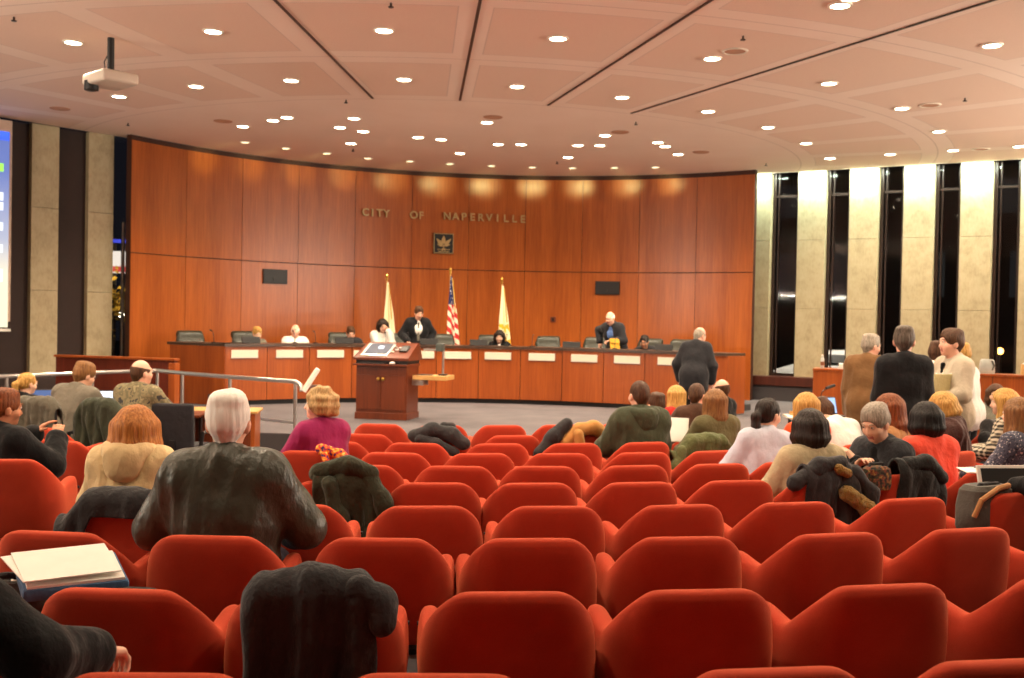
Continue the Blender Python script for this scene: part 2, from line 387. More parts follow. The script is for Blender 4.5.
# ================================================================ lettering, plaque, boxes on the wall
def wallpt(u, off=0.0, z=None, v=None):
    """point on the curved wall below picture column u"""
    d = ray(u, 339 if v is None else v); k = d[0]/d[1]
    # intersect x = k y with circle
    a = 1+k*k; bq = -2*(k*WC[0]+WC[1]); cq = WC[0]**2+WC[1]**2-(WR-off)**2
    y = (-bq+sqrt(bq*bq-4*a*cq))/(2*a); x = k*y
    ang = atan2(x-WC[0], y-WC[1])
    zz = CAMZ+d[2]/d[1]*y if z is None else z
    return Vector((x, y, zz)), -ang    # rz so that local -y faces the room
def text_mesh(name, s, size, depth, m, parent, loc, rz, align='CENTER'):
    cu = bpy.data.curves.new('t', 'FONT'); cu.body = s; cu.size = size; cu.extrude = depth; cu.align_x = align; cu.offset = .004*size/.2
    o = bpy.data.objects.new('t', cu); C.objects.link(o)
    dg = bpy.context.evaluated_depsgraph_get(); me = bpy.data.meshes.new_from_object(o.evaluated_get(dg))
    bpy.data.objects.remove(o); me.transform(Matrix.Rotation(pi/2, 4, 'X')); me.materials.clear()
    r = link(name, me, m, parent); r.location = loc; r.rotation_euler = (0, 0, rz); return r
sign = thing('wall_lettering', 'brass capital letters reading CITY OF NAPERVILLE on the curved wood wall', 'sign', (0, 0, 0))
words = [('CITY', 362, 390, 211.5, 213.5), ('OF', 410, 425, 214.5, 215.3), ('NAPERVILLE', 443, 527, 215.6, 219)]
for w, u0, u1, v0, v1 in words:
    for i, ch in enumerate(w):
        t_ = (i+.5)/len(w); u = u0+(u1-u0)*t_
        p, rz = wallpt(u, .045, v=v0+(v1-v0)*t_)
        text_mesh('letter', ch, .235, .018, M_letter, sign, (p.x, p.y, p.z-.085), rz)
# emblem plaque
p, rz = wallpt(443.5, .03, v=243.5)
pl = thing('emblem_plaque', 'square black plaque with a gilt tulip emblem below the wall lettering', 'plaque', p, rz)
boxo('backing', M_black, (0, 0, 0), (.47, .05, .47), pl, bev=.008)
simple('border', M_letter, lambda bm: [box(bm, (x, -.03, z), s) for x, z, s in ((0, .222, (.455, .012, .014)), (0, -.222, (.455, .012, .014)), (.222, 0, (.014, .012, .455)), (-.222, 0, (.014, .012, .455)))], pl)
def emblem(bm):
    def leafp(cx, cz, ang, ln, wd):
        n = 10; pts = []
        for k in range(n+1):
            t = k/n; pts.append((t*ln, wd*sin(pi*t**.8)))
        for k in range(n-1, 0, -1):
            t = k/n; pts.append((t*ln, -wd*sin(pi*t**.8)*.8))
        vs = []
        for yy in (-.045, -.026):
            vs.append([bm.verts.new((cx+a*cos(ang)-b*sin(ang), yy, cz+a*sin(ang)+b*cos(ang))) for a, b in pts])
        m_ = len(pts)
        for k in range(m_): bm.faces.new((vs[0][k], vs[0][(k+1) % m_], vs[1][(k+1) % m_], vs[1][k]))
        bm.faces.new(vs[0]); bm.faces.new(vs[1][::-1])
    leafp(0, -.02, pi/2, .2, .05)
    leafp(-.02, -.05, pi/2+.75, .22, .045); leafp(.02, -.05, pi/2-.75, .22, .045)
    leafp(-.02, -.06, pi/2+1.25, .14, .03); leafp(.02, -.06, pi/2-1.25, .14, .03)
    box(bm, (0, -.035, -.09), (.022, .02, .12))
    for x in (-.13, -.08, -.03, .03, .08, .13): box(bm, (x, -.035, -.14), (.03, .02, .035+.02*cos(x*30)), 0, .004)
    box(bm, (0, -.035, -.185), (.26, .02, .014))
simple('emblem', M_letter, emblem, pl)
# black speaker niches on the wall
for u, v, lab in ((275, 276.5, 'black rectangular camera niche on the wood wall near the empty end seat'), (607.5, 288, 'black rectangular camera niche on the wood wall above the bald standing man')):
    p, rz = wallpt(u, .02, v=v)
    t = thing('camera_niche', lab, 'wall niche', p, rz)
    boxo('frame', M_dark, (0, 0, 0), (.57, .05, .31), t, bev=.004); boxo('grille', M_black, (0, -.024, 0), (.53, .02, .27), t, bev=.002)
    simple('lens', M_black, lambda bm: cyl(bm, (-.03, -.03, -.06), (-.03, -.05, -.06), .035), t)
p, rz = wallpt(553, .012, v=319.5); t = thing('wall_outlet', 'small brown outlet cover on the wood wall behind the middle chair', 'outlet', p, rz)
boxo('cover', mat('brown_cover', rgb(110, 50, 30), .4), (0, 0, 0), (.13, .025, .13), t); boxo('socket', M_dark, (0, -.014, 0), (.05, .01, .08), t, bev=.002)

# ================================================================ ceiling fittings
M_lamp = emit('lamp_lens', (1, .86, .62, 1), 14); M_lampdim = emit('lamp_lens_dim', (1, .93, .55, 1), 1.6)
M_ring = mat('lamp_trim', rgb(236, 222, 205), .5, 0, .02)
SPOT_W = 150
def downlight(x, y, label, group, r=.105, wash=False, power=1.0):
    t = thing('recessed_downlight', label, 'ceiling light', (x, y, CEIL), 0, group)
    simple('trim_ring', M_ring, lambda bm: lathe(bm, [(r*.92, -.002), (r*.95, -.016), (r*1.16, -.016), (r*1.22, -.001)], n=24), t)
    simple('lens', M_lampdim if wash else M_lamp, lambda bm: lathe(bm, [(r*.5, -.010), (r*.93, -.006), (r*.93, -.001)] if wash else [(r*.4, -.020), (r*.93, -.010), (r*.93, -.001)], n=24), t)
    ld_ = bpy.data.lights.new('downlight', 'SPOT'); lo = bpy.data.objects.new('lamp_light', ld_); C.objects.link(lo); lo.parent = t
    if wash:
        ld_.energy = 42*power; ld_.color = (1, .92, .36); ld_.spot_size = radians(38); ld_.spot_blend = 1; ld_.shadow_soft_size = .16
        d = Vector((x-WC[0], y-WC[1], 0)).normalized()
        lo.location = (0, 0, -.05); lo.rotation_euler = Vector((d.x*1.3, d.y*1.3, -.10)).to_track_quat('-Z', 'Y').to_euler()
    else:
        ld_.energy = SPOT_W*power; ld_.color = (1, .80, .57); ld_.spot_size = radians(140); ld_.spot_blend = .6; ld_.shadow_soft_size = .12
        lo.location = (0, 0, -.05)
    return t
ordn = ['leftmost', 'second', 'third', 'fourth', 'fifth', 'sixth', 'seventh', 'eighth', 'ninth', 'tenth', 'eleventh', 'twelfth', 'thirteenth']
def oname(i): return ordn[i] if i == 0 else ordn[i]+' from the left'
rows_l = [
 ('large downlight in the ceiling ring nearest the camera', [(73,42),(213,31),(384,30),(558,38),(712,58),(829,83),(902,108),(939,131)]),
 ('downlight in the second ceiling ring', [(119,96),(196,86),(291,80),(404,79),(517,86),(622,97),(708,111),(768,127),(806,143),(830,158)]),
 ('downlight at the top right ceiling corner', [(840,5),(992,45)]),
 ('downlight over the right windows', [(890,154),(953,150),(1019,146)]),
 ('downlight of the loose cluster over the dais, left half', [(243,126),(273,120),(287,117),(340,127),(351,143),(354,118),(363,131),(418,137)]),
 ('downlight of the loose cluster over the dais, right half', [(441,139),(460,153),(487,122),(498,144),(521,144),(568,157),(578,145),(600,145),(605,135),(658,142),(665,146),(678,154)])]
for rn_, pts in rows_l:
    for i, (u, v) in enumerate(pts):
        p = atz(u, v, CEIL); near = (v > 112 and 230 < u < 690) or u > 880
        downlight(p.x, p.y, oname(i)+' bright '+rn_, 'recessed downlights', power=.7 if near else 1.0)
for i, (u, v) in enumerate([(245,142),(286,148),(327,153),(368,158),(410,161),(450,163.5),(491.5,165.5),(532.5,167),(572.5,167.7),(614.5,167.4),(655,167)]):
    p = atz(u, v, CEIL); d = Vector((p.x-WC[0], p.y-WC[1], 0)); d.normalize()
    a_ = atan2(d.x, d.y)
    downlight(p.x, p.y, oname(i)+' dim yellow wall washer light along the wood wall', 'wall washer lights', r=.085, wash=True)
# lights of the same rings that hang above and behind the camera
for R_, ks in ((14.2, (-3, -2, -1, 0, 1, 2, 5)), (16.8, (-2, -1, 0, 1, 2, 3, 4)), (20.4, (-2, -1, 0, 1, 2, 3))):
    for k in ks:
        x, y = PC[0]+R_*sin(.18*k), PC[1]-R_*cos(.18*k)
        downlight(x, y, 'bright recessed downlight above or behind the seating out of view', 'downlights out of view', power=1.15 if R_ < 18 else .9)
# round speakers, smoke heads, sprinklers
M_sp = mat('ceiling_speaker_cloth', rgb(190, 140, 112), .8)
for i, (u, v, lab) in enumerate([(223, 121, 'left of the dais lamp cluster'), (493, 117, 'beside the lamp over the dais centre'), (620, 132, 'right of the dais lamp cluster'), (701, 152, 'near the right end of the wood wall'), (60, 108.5, 'near the projection screen'), (981, 149, 'over the right windows'), (930, 105, 'over the right seating'), (735, 51, 'next to a large ceiling lamp')]):
    p = atz(u, v, CEIL); t = thing('ceiling_speaker', 'flat round tan speaker grille in the ceiling '+lab, 'ceiling speaker', p)
    simple('rim', M_ring if i > 4 else M_sp, lambda bm: lathe(bm, [(.13, -.001), (.13, -.012), (.155, -.012), (.165, -.001)], n=24), t)
    simple('grille', M_sp, lambda bm: lathe(bm, [(.02, -.009), (.13, -.007), (.13, -.001)], n=24), t)
for u, v, lab in ((391, 3, 'at the top of the picture'), (743, 36, 'beside the right dark slot'), (636, 122, 'right of the dais cluster'), (965, 98, 'over the right seating'), (346, 100, 'at the end of the first dark slot'), (353, 149, 'near the wall washers'), (557, 161.5, 'over the middle of the wood wall'), (766, 163.5, 'near the end of the wood wall'), (128, 123, 'near the corner of the wood wall'), (14, 17, 'in the top left corner')):
    p = atz(u, v, CEIL); t = thing('sprinkler_head', 'tiny sprinkler head in the ceiling '+lab, 'sprinkler', p)
    simple('stem', M_dark, lambda bm: cyl(bm, (0, 0, 0), (0, 0, -.04), .012), t); simple('deflector', M_dark, lambda bm: cyl(bm, (0, 0, -.04), (0, 0, -.05), .03), t)
# cool lights in the cove at the head of the stone piers
for i, s in enumerate(piers):
    c = right(s, -.22); ld_ = bpy.data.lights.new('cove', 'AREA'); ld_.shape = 'RECTANGLE'; ld_.size = .75; ld_.size_y = .08
    ld_.energy = 32; ld_.color = (.78, 1, .84); lo = bpy.data.objects.new('cove_light', ld_); C.objects.link(lo)
    lo.location = (c.x, c.y, CEIL-.03); lo.rotation_euler = (Matrix.Rotation(RZ, 3, 'Z') @ Matrix.Rotation(.35, 3, 'X')).to_euler()
# projector
p = atz(111, 38, CEIL); q = aty(111, 80, p.y)
pr = thing('ceiling_projector', 'grey video projector hanging from the ceiling on a black rod', 'projector', (p.x, p.y, q.z), -.75)
hz = CEIL-q.z
simple('rod', M_black, lambda bm: cyl(bm, (0, 0, .05), (0, 0, hz), .042), pr)
simple('bracket', M_black, lambda bm: box(bm, (0, 0, .1), (.16, .16, .03), 0, .004), pr)
hs = simple('housing', mat('projector_grey', rgb(205, 190, 175), .5, 0, .04), lambda bm: box(bm, (0, 0, 0), (.58, .46, .14), 0, .035, seg=3), pr)
simple('vent_grille', M_white, lambda bm: [box(bm, (-.29, -.16+k*.05, .01), (.012, .03, .08)) for k in range(7)], hs)
simple('lens', M_black, lambda bm: lathe(bm, [(.055, -.05), (.085, -.04), (.085, .07), (.06, .075)], (-.17, -.16, -.09), 20), pr)
simple('cable', M_black, lambda bm: tube(bm, [(-.2, .1, .06), (-.34, .1, .16), (-.38, .1, .3), (-.3, .1, .36), (-.15, .05, .25), (-.03, 0, .12)], .008, 6), pr)
# projection screen on the left: blue slide
sc_ = thing('projection_screen', 'edge of a projection screen showing a blue slide with white text', 'screen', leftw(2.55, -.28), LZ+pi)
M_scr, nt, b = newmat('screen_slide')
sp = N(nt, 'ShaderNodeSeparateXYZ'); tc = N(nt, 'ShaderNodeTexCoord'); L(nt, tc.outputs['Object'], sp.inputs[0])
mr = N(nt, 'ShaderNodeMapRange'); mr.inputs[1].default_value = 1.4; mr.inputs[2].default_value = 4.7; L(nt, sp.outputs[2], mr.inputs[0])
col = ramp(nt, mr.outputs[0], [(0, rgb(238, 226, 190)), (.27, rgb(225, 215, 190)), (.45, rgb(165, 170, 190)), (.8, rgb(92, 112, 175)), (.965, rgb(84, 104, 170)), (.97, rgb(40, 90, 235)), (1, rgb(50, 100, 240))])
b.inputs['Base Color'].default_value = (.02, .02, .02, 1); L(nt, col, b.inputs['Emission Color']); b.inputs['Emission Strength'].default_value = .8
boxo('screen_surface', M_scr, (-1.6, 0, 3.05), (3.2, .03, 3.4), sc_, bev=0)
boxo('screen_border', mat('screen_border', rgb(196, 170, 150), .7), (-1.6, .012, 3.2), (3.3, .03, 3.5), sc_, bev=.003)
boxo('bottom_bar', M_white, (-1.6, -.01, 1.3), (3.3, .05, .05), sc_, bev=.01)
for k, (z, w, cc) in enumerate(((4.12, .13, (150, 230, 80)), (3.62, .16, (225, 232, 250)), (3.45, .06, (225, 232, 250)), (3.1, .1, (225, 232, 250)), (2.72, .09, (225, 232, 250)), (2.25, .3, (226, 232, 240)))):
    boxo('slide_text', emit('slide_text_%d' % cc[0], rgb(*cc), .95), (-(.12+w/2-.02), -.018, z), (w, .006, .14 if k < 5 else .22), sc_, bev=0)

# ================================================================ dais
DA0, DA1 = atan2(-5.15-DC[0], 18.87-DC[1]), atan2(3.86-DC[0], 18.88-DC[1])
ds = thing('council_dais', 'long curved cherry wood council dais with a dark counter', 'dais', (DC[0], DC[1], 0))
NPD = 12; dda = (DA1-DA0)/NPD
simple('toe_kick', M_black, lambda bm: arcwall(bm, (0, 0), DR+.07, DR+.12, DA0, DA1, 0.0, .1, 48), ds)
for i in range(NPD):
    simple('front_panel', M_cherry2, lambda bm: arcwall(bm, (0, 0), DR, DR+.035, DA0+dda*i+.0009, DA0+dda*(i+1)-.0009, .09, 1.07, 6), ds, angle=60)
simple('carcass', M_dark, lambda bm: arcwall(bm, (0, 0), DR+.035, DR+.07, DA0, DA1, .1, 1.07, 48), ds)
simple('counter', mat('dark_granite_counter', rgb(74, 56, 46), .3, 0, .3, 40), lambda bm: arcwall(bm, (0, 0), DR-.03, DR+.62, DA0-.004, DA1+.004, 1.075, 1.125, 60), ds)
# left wing panel and right end panel
P0 = Vector((sin(DA0)*DR, cos(DA0)*DR, 0)); P1 = P0+Vector((-1.18, .62, 0)); dd = P1-P0; zr = atan2(dd.y, dd.x)
simple('end_panel', M_cherry2, lambda bm: box(bm, ((P0.x+P1.x)/2, (P0.y+P1.y)/2+.02, .54), (dd.length, .06, 1.07), zr, .004), ds)
simple('wing_counter', MATS['dark_granite_counter'], lambda bm: box(bm, ((P0.x+P1.x)/2+.1, (P0.y+P1.y)/2+.27, 1.1), (dd.length+.1, .6, .05), zr, .006), ds)
simple('end_panel', M_cherry2, lambda bm: arcwall(bm, (0, 0), DR, DR+.6, DA1-.002, DA1+.006, .02, 1.07, 2), ds)
# raised floor behind the dais
struct(simple('floor_dais', M_carpet, lambda bm: arcwall(bm, DC, DR+.14, DR+1.65, DA0-.02, .665, 0.0, .2, 48)))
struct(simple('step_dais', M_carpet_dark, lambda bm: (box(bm, (4.2, 20.0, .06), (.4, .9, .12), -.66, .01))))
# nameplates
def dang(u):
    k = ray(u, 350); k = k[0]/k[1]; a = 1+k*k; bq = -2*(k*DC[0]+DC[1]); cq = DC[0]**2+DC[1]**2-DR*DR
    y = (-bq+sqrt(bq*bq-4*a*cq))/(2*a); return atan2(k*y-DC[0], y-DC[1])
npl = ['below the blonde member behind a monitor', 'below the bald member in a white shirt', 'below the member in a dark suit', 'half hidden by the lectern', 'right of the lectern top', 'beside the document camera', 'below the dark haired woman', 'below the empty middle chair', 'below the standing bald man', 'below the leaning dark haired man', 'beside the man walking past the dais']
M_ink = mat('grey_ink', rgb(168, 160, 140), .7, 0, .3, 80)
for i, u in enumerate((244.5, 289.5, 330.5, 367, 421, 458, 498, 542, 584.5, 627.5, 671)):
    a_ = dang(u); w = .52
    t = thing('nameplate', 'white nameplate on the dais front '+npl[i], 'nameplate', (DC[0]+(DR-.012)*sin(a_), DC[1]+(DR-.012)*cos(a_), .94), -a_, 'nameplates on the dais')
    boxo('plate', M_plate, (0, 0, 0), (w, .018, .14), t, bev=.003)
    simple('holder', M_steel, lambda bm: (box(bm, (0, 0, -.074), (w+.01, .024, .012)),), t)
# microphones / monitors on the counter
def dpt(u, r=.2): a_ = dang(u); return (DC[0]+(DR+r)*sin(a_), DC[1]+(DR+r)*cos(a_), 1.125), -a_
mons = [(258, 'in front of the blonde member'), (348, 'in front of the member in a dark suit'), (430, 'in front of the standing man in a dark suit'), (478, 'left of the dark haired woman'), (568, 'right of the empty middle chair'), (657, 'right of the leaning man')]
for u, lab in mons:
    (x, y, z), rz = dpt(u, .32)
    t = thing('low_monitor', 'low black monitor '+lab, 'monitor', (x, y, z), rz)
    boxo('screen_panel', M_black, (0, 0, .06), (.36, .03, .12), t, rx=-.25, bev=.006); boxo('stand', M_black, (0, .06, .02), (.2, .14, .03), t); boxo('base', M_black, (0, .03, .004), (.24, .2, .008), t, bev=.002)
for i, u in enumerate((222, 300, 320, 388, 410, 505, 530, 610, 640)):
    (x, y, z), rz = dpt(u, .3)
    t = thing('gooseneck_microphone', ['near the empty end seat', 'by the bald member in white', 'left of the member in a dark suit', 'by the woman in white', 'by the standing man in a dark suit', 'by the dark haired woman', 'left of the empty middle chair', 'by the standing bald man', 'by the leaning dark haired man'][i] and 'thin black gooseneck microphone on the dais counter '+['near the empty end seat', 'by the bald member in white', 'left of the member in a dark suit', 'by the woman in white', 'by the standing man in a dark suit', 'by the dark haired woman', 'left of the empty middle chair', 'by the standing bald man', 'by the leaning dark haired man'][i], 'microphone', (x, y, z), rz)
    simple('base', M_black, lambda bm: cyl(bm, (0, 0, 0), (0, 0, .02), .05), t)
    simple('gooseneck', M_black, lambda bm: tube(bm, [(0, 0, .02), (0, .01, .13), (0, .05, .2), (0, .1, .23)], .006, 6), t)
    simple('capsule', M_black, lambda bm: cyl(bm, (0, .1, .23), (0, .16, .235), .012), t)

# dark leather chairs behind the dais
M_leather = mat('olive_black_leather', rgb(50, 52, 42), .38, 0, .1, 20, .15, 30)
def council_chair(x, y, rz, label):
    t = thing('council_chair', label, 'chair', (x, y, .2), rz, 'council chairs behind the dais')
    def back(bm):
        n, m_ = 10, 12; grid = []
        for s in (-1, 1):
            for j in range(m_+1):
                row = []
                for i in range(n+1):
                    uu = i/n*2-1; vv = j/m_
                    xx = uu*.27*(1-.12*max(0, vv-.85)/.15*abs(uu)**4)
                    zz = .5+.62*vv - (.05*abs(uu)**6 if vv > .5 else 0)
                    yy = .10*vv-.05*abs(uu)**2+.02*sin(vv*9.5)*(s < 0)
                    th = .055*(1-abs(uu)**6)**.5*(1-abs(2*vv-1)**8)**.5+.004
                    row.append(bm.verts.new((xx, yy*1-.05+s*th, zz)))
                grid.append(row)
        for g in (grid[:m_+1], grid[m_+1:]):
            for A, B in zip(g, g[1:]):
                for i in range(n): bm.faces.new((A[i], A[i+1], B[i+1], B[i]))
        a, b2 = grid[:m_+1], grid[m_+1:]
        for j in range(m_):
            for i in (0, n): bm.faces.new((a[j][i], a[j+1][i], b2[j+1][i], b2[j][i]))
        for j in (0, m_):
            for i in range(n): bm.faces.new((a[j][i], a[j][i+1], b2[j][i+1], b2[j][i]))
    simple('backrest', M_leather, back, t, angle=70)
    simple('headroll', M_leather, lambda bm: box(bm, (0, .1, 1.05), (.5, .13, .15), 0, .055, seg=4), t)
    simple('seat', M_leather, lambda bm: box(bm, (0, -.28, .46), (.56, .52, .12), 0, .04, seg=3), t)
    for s in (-1, 1):
        simple('armrest', M_black, lambda bm: tube(bm, [(s*.3, -.02, .52), (s*.32, -.05, .66), (s*.32, -.3, .67), (s*.31, -.42, .64)], .028, 8), t)
    simple('pedestal', M_black, lambda bm: (cyl(bm, (0, -.2, .06), (0, -.2, .42), .035), [box(bm, (.16*cos(a), -.2+.16*sin(a), .05), (.32, .05, .04), a) for a in (0.3, 1.56, 2.81, 4.07, 5.33)]), t)
    return t
cch = [(192, 'empty dark leather council chair at the far end of the dais'), (245, 'dark leather council chair behind the blonde member'), (341, 'dark leather council chair behind the member in a dark suit'), (397, 'dark leather council chair beside the woman in white'), (442, 'dark leather council chair beside the standing man in a suit'), (490, 'dark leather council chair behind the dark haired woman'), (548, 'empty dark leather council chair in the middle, facing the audience'), (596, 'dark leather council chair behind the standing bald man'), (650, 'dark leather council chair behind the leaning man'), (682, 'empty dark leather council chair nearest the wall end')]
def cpt(u, r):
    k = ray(u, 335); k = k[0]/k[1]; a = 1+k*k; bq = -2*(k*DC[0]+DC[1]); cq = DC[0]**2+DC[1]**2-(DR+r)**2
    y = (-bq+sqrt(bq*bq-4*a*cq))/(2*a); x = k*y; return x, y, -atan2(x-DC[0], y-DC[1])
for u, lab in cch:
    x, y, rz = cpt(u, 1.75)
    if u == 192: x, y, rz = x, 20.2, .5
    council_chair(x, y, rz, lab)

# flags on gold-tipped poles
def flag(u, vt, label, kind):
    d = aty(u, vt, 22.9); x, y = d.x, d.y; h = d.z-.2
    t = thing('flag_on_pole', label, 'flag', (x, y, .2))
    simple('base', M_brass, lambda bm: lathe(bm, [(.16, 0), (.16, .03), (.05, .09), (.03, .12)], n=20), t)
    simple('pole', M_oak, lambda bm: cyl(bm, (0, 0, .1), (0, 0, h-.14), .016), t)
    simple('finial', M_brass, lambda bm: lathe(bm, [(.018, h-.16), (.03, h-.13), (.02, h-.11), (.034, h-.07), (.02, h-.03), (.003, h)], n=10), t)
    m, nt, b = newmat('flag_cloth_'+kind); tc = N(nt, 'ShaderNodeTexCoord'); sp = N(nt, 'ShaderNodeSeparateXYZ'); L(nt, tc.outputs['UV'], sp.inputs[0])
    def mm(op, a, c): 
        n = N(nt, 'ShaderNodeMath'); n.operation = op
        for i, q in enumerate((a, c)):
            if isinstance(q, (int, float)): n.inputs[i].default_value = q
            else: L(nt, q, n.inputs[i])
        return n.outputs[0]
    def mixc(f_, a, c):
        n = N(nt, 'ShaderNodeMix', data_type='RGBA'); L(nt, f_, n.inputs[0])
        for i, q in ((6, a), (7, c)):
            if isinstance(q, tuple): n.inputs[i].default_value = q
            else: L(nt, q, n.inputs[i])
        return n.outputs[2]
    if kind == 'stars':
        st = mixc(mm('GREATER_THAN', mm('FRACT', mm('ADD', mm('MULTIPLY', sp.outputs[0], 5), mm('MULTIPLY', sp.outputs[1], 7)), 0), .5), rgb(196, 40, 40), rgb(238, 228, 205))
        vo = N(nt, 'ShaderNodeTexVoronoi'); vo.inputs['Scale'].default_value = 16; L(nt, tc.outputs['UV'], vo.inputs['Vector'])
        un = mixc(mm('LESS_THAN', vo.outputs['Distance'], .28), rgb(34, 40, 92), rgb(235, 230, 220))
        col = mixc(mm('GREATER_THAN', sp.outputs[1], .62), st, un)
    else:
        vo = N(nt, 'ShaderNodeTexNoise'); vo.inputs['Scale'].default_value = 5; L(nt, tc.outputs['UV'], vo.inputs['Vector'])
        lim = .62 if kind == 'pale' else .5
        col = mixc(mm('MULTIPLY', mm('LESS_THAN', sp.outputs[1], .16 if kind == 'pale' else .42), mm('GREATER_THAN', vo.outputs['Fac'], lim)), rgb(238, 230, 190), rgb(232, 180, 40))
    L(nt, col, b.inputs['Base Color']); b.inputs['Roughness'].default_value = .75
    def cloth(bm):
        uvl = bm.loops.layers.uv.new('uv'); n, m_ = 56, 24; z1 = h-.2; z0 = .75; rows = []
        for j in range(m_+1):
            vv = j/m_; wd = .03+.15*(vv**.75); row = []
            for i in range(n+1):
                th = i/n*2*pi; r_ = wd*(.62+.38*sin(5*th+.6*vv+.5)*min(1, vv*2.2))*(1+.12*sin(3*th+2))
                row.append((bm.verts.new((.02+r_*cos(th)*.9+.05*vv, r_*sin(th)*.8, z1+(z0-z1)*vv)), i/n, 1-vv))
            rows.append(row)
        for A, B in zip(rows, rows[1:]):
            for i in range(n):
                f_ = bm.faces.new((A[i][0], A[i+1][0], B[i+1][0], B[i][0]))
                for lp, q in zip(f_.loops, (A[i], A[i+1], B[i+1], B[i])): lp[uvl].uv = (q[1], q[2])
    cl = simple('cloth', m, cloth, t, angle=80)
    simple('fringe', M_brass, lambda bm: tube(bm, [(.05, -.02, h-.25), (.09, -.06, h-.6), (.13, -.1, h-1.0)], .012, 6), cl)
flag(387, 273, 'furled cream flag on a gold tipped pole, left of the national flag', 'pale')
flag(450.5, 267, 'furled red, white and blue national flag on a gold pole', 'stars')
flag(502, 276.5, 'furled white and yellow city flag on a gold tipped pole, rightmost flag', 'gold')

# ================================================================ lectern with touch panel and document camera
lt = thing('lectern', 'wide cherry wood lectern with a sloped control top in front of the dais', 'lectern', (-2.03, 17.25, 0), -.22)
boxo('cabinet', M_podium, (0, 0, .48), (.86, .62, .78), lt, bev=.006)
boxo('plinth', M_podium, (0, 0, .055), (.89, .65, .11), lt, bev=.008)
for s in (-1, 1):
    dr = boxo('door', M_podium, (s*.21, -.318, .44), (.41, .02, .56), lt, bev=.003)
    simple('knob', M_brass, lambda bm: lathe(bm, [(.008, 0), (.03, .015), (.024, .03), (.004, .035)], n=12), dr).matrix_local = Matrix.Translation((s*.04, -.33, .66)) @ Matrix.Rotation(pi/2, 4, 'X')
boxo('drawer_front', M_podium, (0, -.318, .79), (.84, .02, .14), lt, bev=.003)
boxo('keyboard_shelf', M_podium, (0, -.05, .885), (.92, .72, .03), lt, bev=.004)
boxo('shelf_recess', M_black, (0, 0, .93), (.88, .6, .07), lt, bev=.002)
boxo('keyboard', M_black, (-.13, -.35, .91), (.42, .1, .018), lt)
simple('mouse', M_white, lambda bm: bmesh.ops.create_uvsphere(bm, u_segments=14, v_segments=8, radius=.045, matrix=Matrix.Translation((.2, -.36, .92)) @ Matrix.Diagonal((1, 1, .6, 1))), lt)
def desk(bm):
    pr_ = [(-.36, .96), (.36, .96), (.36, 1.02), (.30, 1.235), (.22, 1.235), (-.36, 1.0)]
    A = [bm.verts.new((-.47 if z < 1.1 else -.44, y, z)) for y, z in pr_]; B = [bm.verts.new((.47 if z < 1.1 else .44, y, z)) for y, z in pr_]
    for k in range(6): bm.faces.new((A[k], A[(k+1) % 6], B[(k+1) % 6], B[k]))
    bm.faces.new(A[::-1]); bm.faces.new(B)
simple('sloped_top', M_podium, desk, lt)
sl = math.atan2(.235, .58)
def onslope(x, t_, nz=.0): # t_ 0 bottom .. 1 top
    return (x, -.36+.58*t_-sin(sl)*nz, 1.0+.235*t_+cos(sl)*nz)
boxo('screen_bezel', M_steel, onslope(-.14, .48, .008), (.46, .5, .02), lt, rx=sl)
boxo('touch_screen', emit('lectern_screen', rgb(52, 66, 96), .55), onslope(-.13, .52, .02), (.38, .40, .008), lt, rx=sl, bev=.001)
boxo('screen_icon', emit('lectern_icon', rgb(235, 240, 250), .9), onslope(-.1, .55, .026), (.09, .1, .006), lt, rx=sl, bev=.02)
boxo('control_pad', M_black, onslope(.3, .55, .012), (.13, .22, .03), lt, rx=sl)
for x, t_ in ((.13, .65), (.17, .5), (.13, .35), (.21, .62)):
    simple('control_button', M_steel if t_ > .4 else M_white, lambda bm: bmesh.ops.create_uvsphere(bm, u_segments=10, v_segments=6, radius=.03, matrix=Matrix.Translation(onslope(x, t_, .012)) @ Matrix.Diagonal((1, 1, .5, 1))), lt)
boxo('side_shelf', M_oak, (.78, .02, .69), (.56, .5, .07), lt, bev=.006)
simple('shelf_bracket', M_steel, lambda bm: (box(bm, (.55, -.1, .61), (.2, .03, .1), 0, .005), box(bm, (.55, .14, .61), (.2, .03, .1), 0, .005)), lt)
R3 = Matrix.Rotation(-.22, 3, 'Z')
dcp = Vector((-2.03, 17.25, 0))+R3 @ Vector((.93, .04, .72))
dc = thing('document_camera', 'document camera on an upright arm over the lectern side shelf', 'document camera', dcp, -.22)
boxo('base', M_black, (0, 0, .015), (.12, .16, .03), dc); simple('column', M_steel, lambda bm: cyl(bm, (0, 0, .03), (0, 0, .44), .018), dc)
boxo('camera_head', mat('camera_grey', rgb(70, 78, 74), .5), (-.04, -.04, .46), (.12, .16, .13), dc, bev=.015)
simple('arm_light', M_steel, lambda bm: box(bm, (-.2, -.02, .42), (.26, .04, .03), 0, .006), dc)
nb = Vector((-2.03, 17.25, 0))+R3 @ Vector((.66, -.04, .725))
t = thing('dark_papers', 'dark booklet lying on the lectern side shelf', 'booklet', nb, -.1); boxo('cover', M_black, (0, 0, .008), (.24, .18, .012), t, bev=.002); boxo('page_block', M_white, (0, 0, .0), (.23, .17, .01), t, bev=.001)

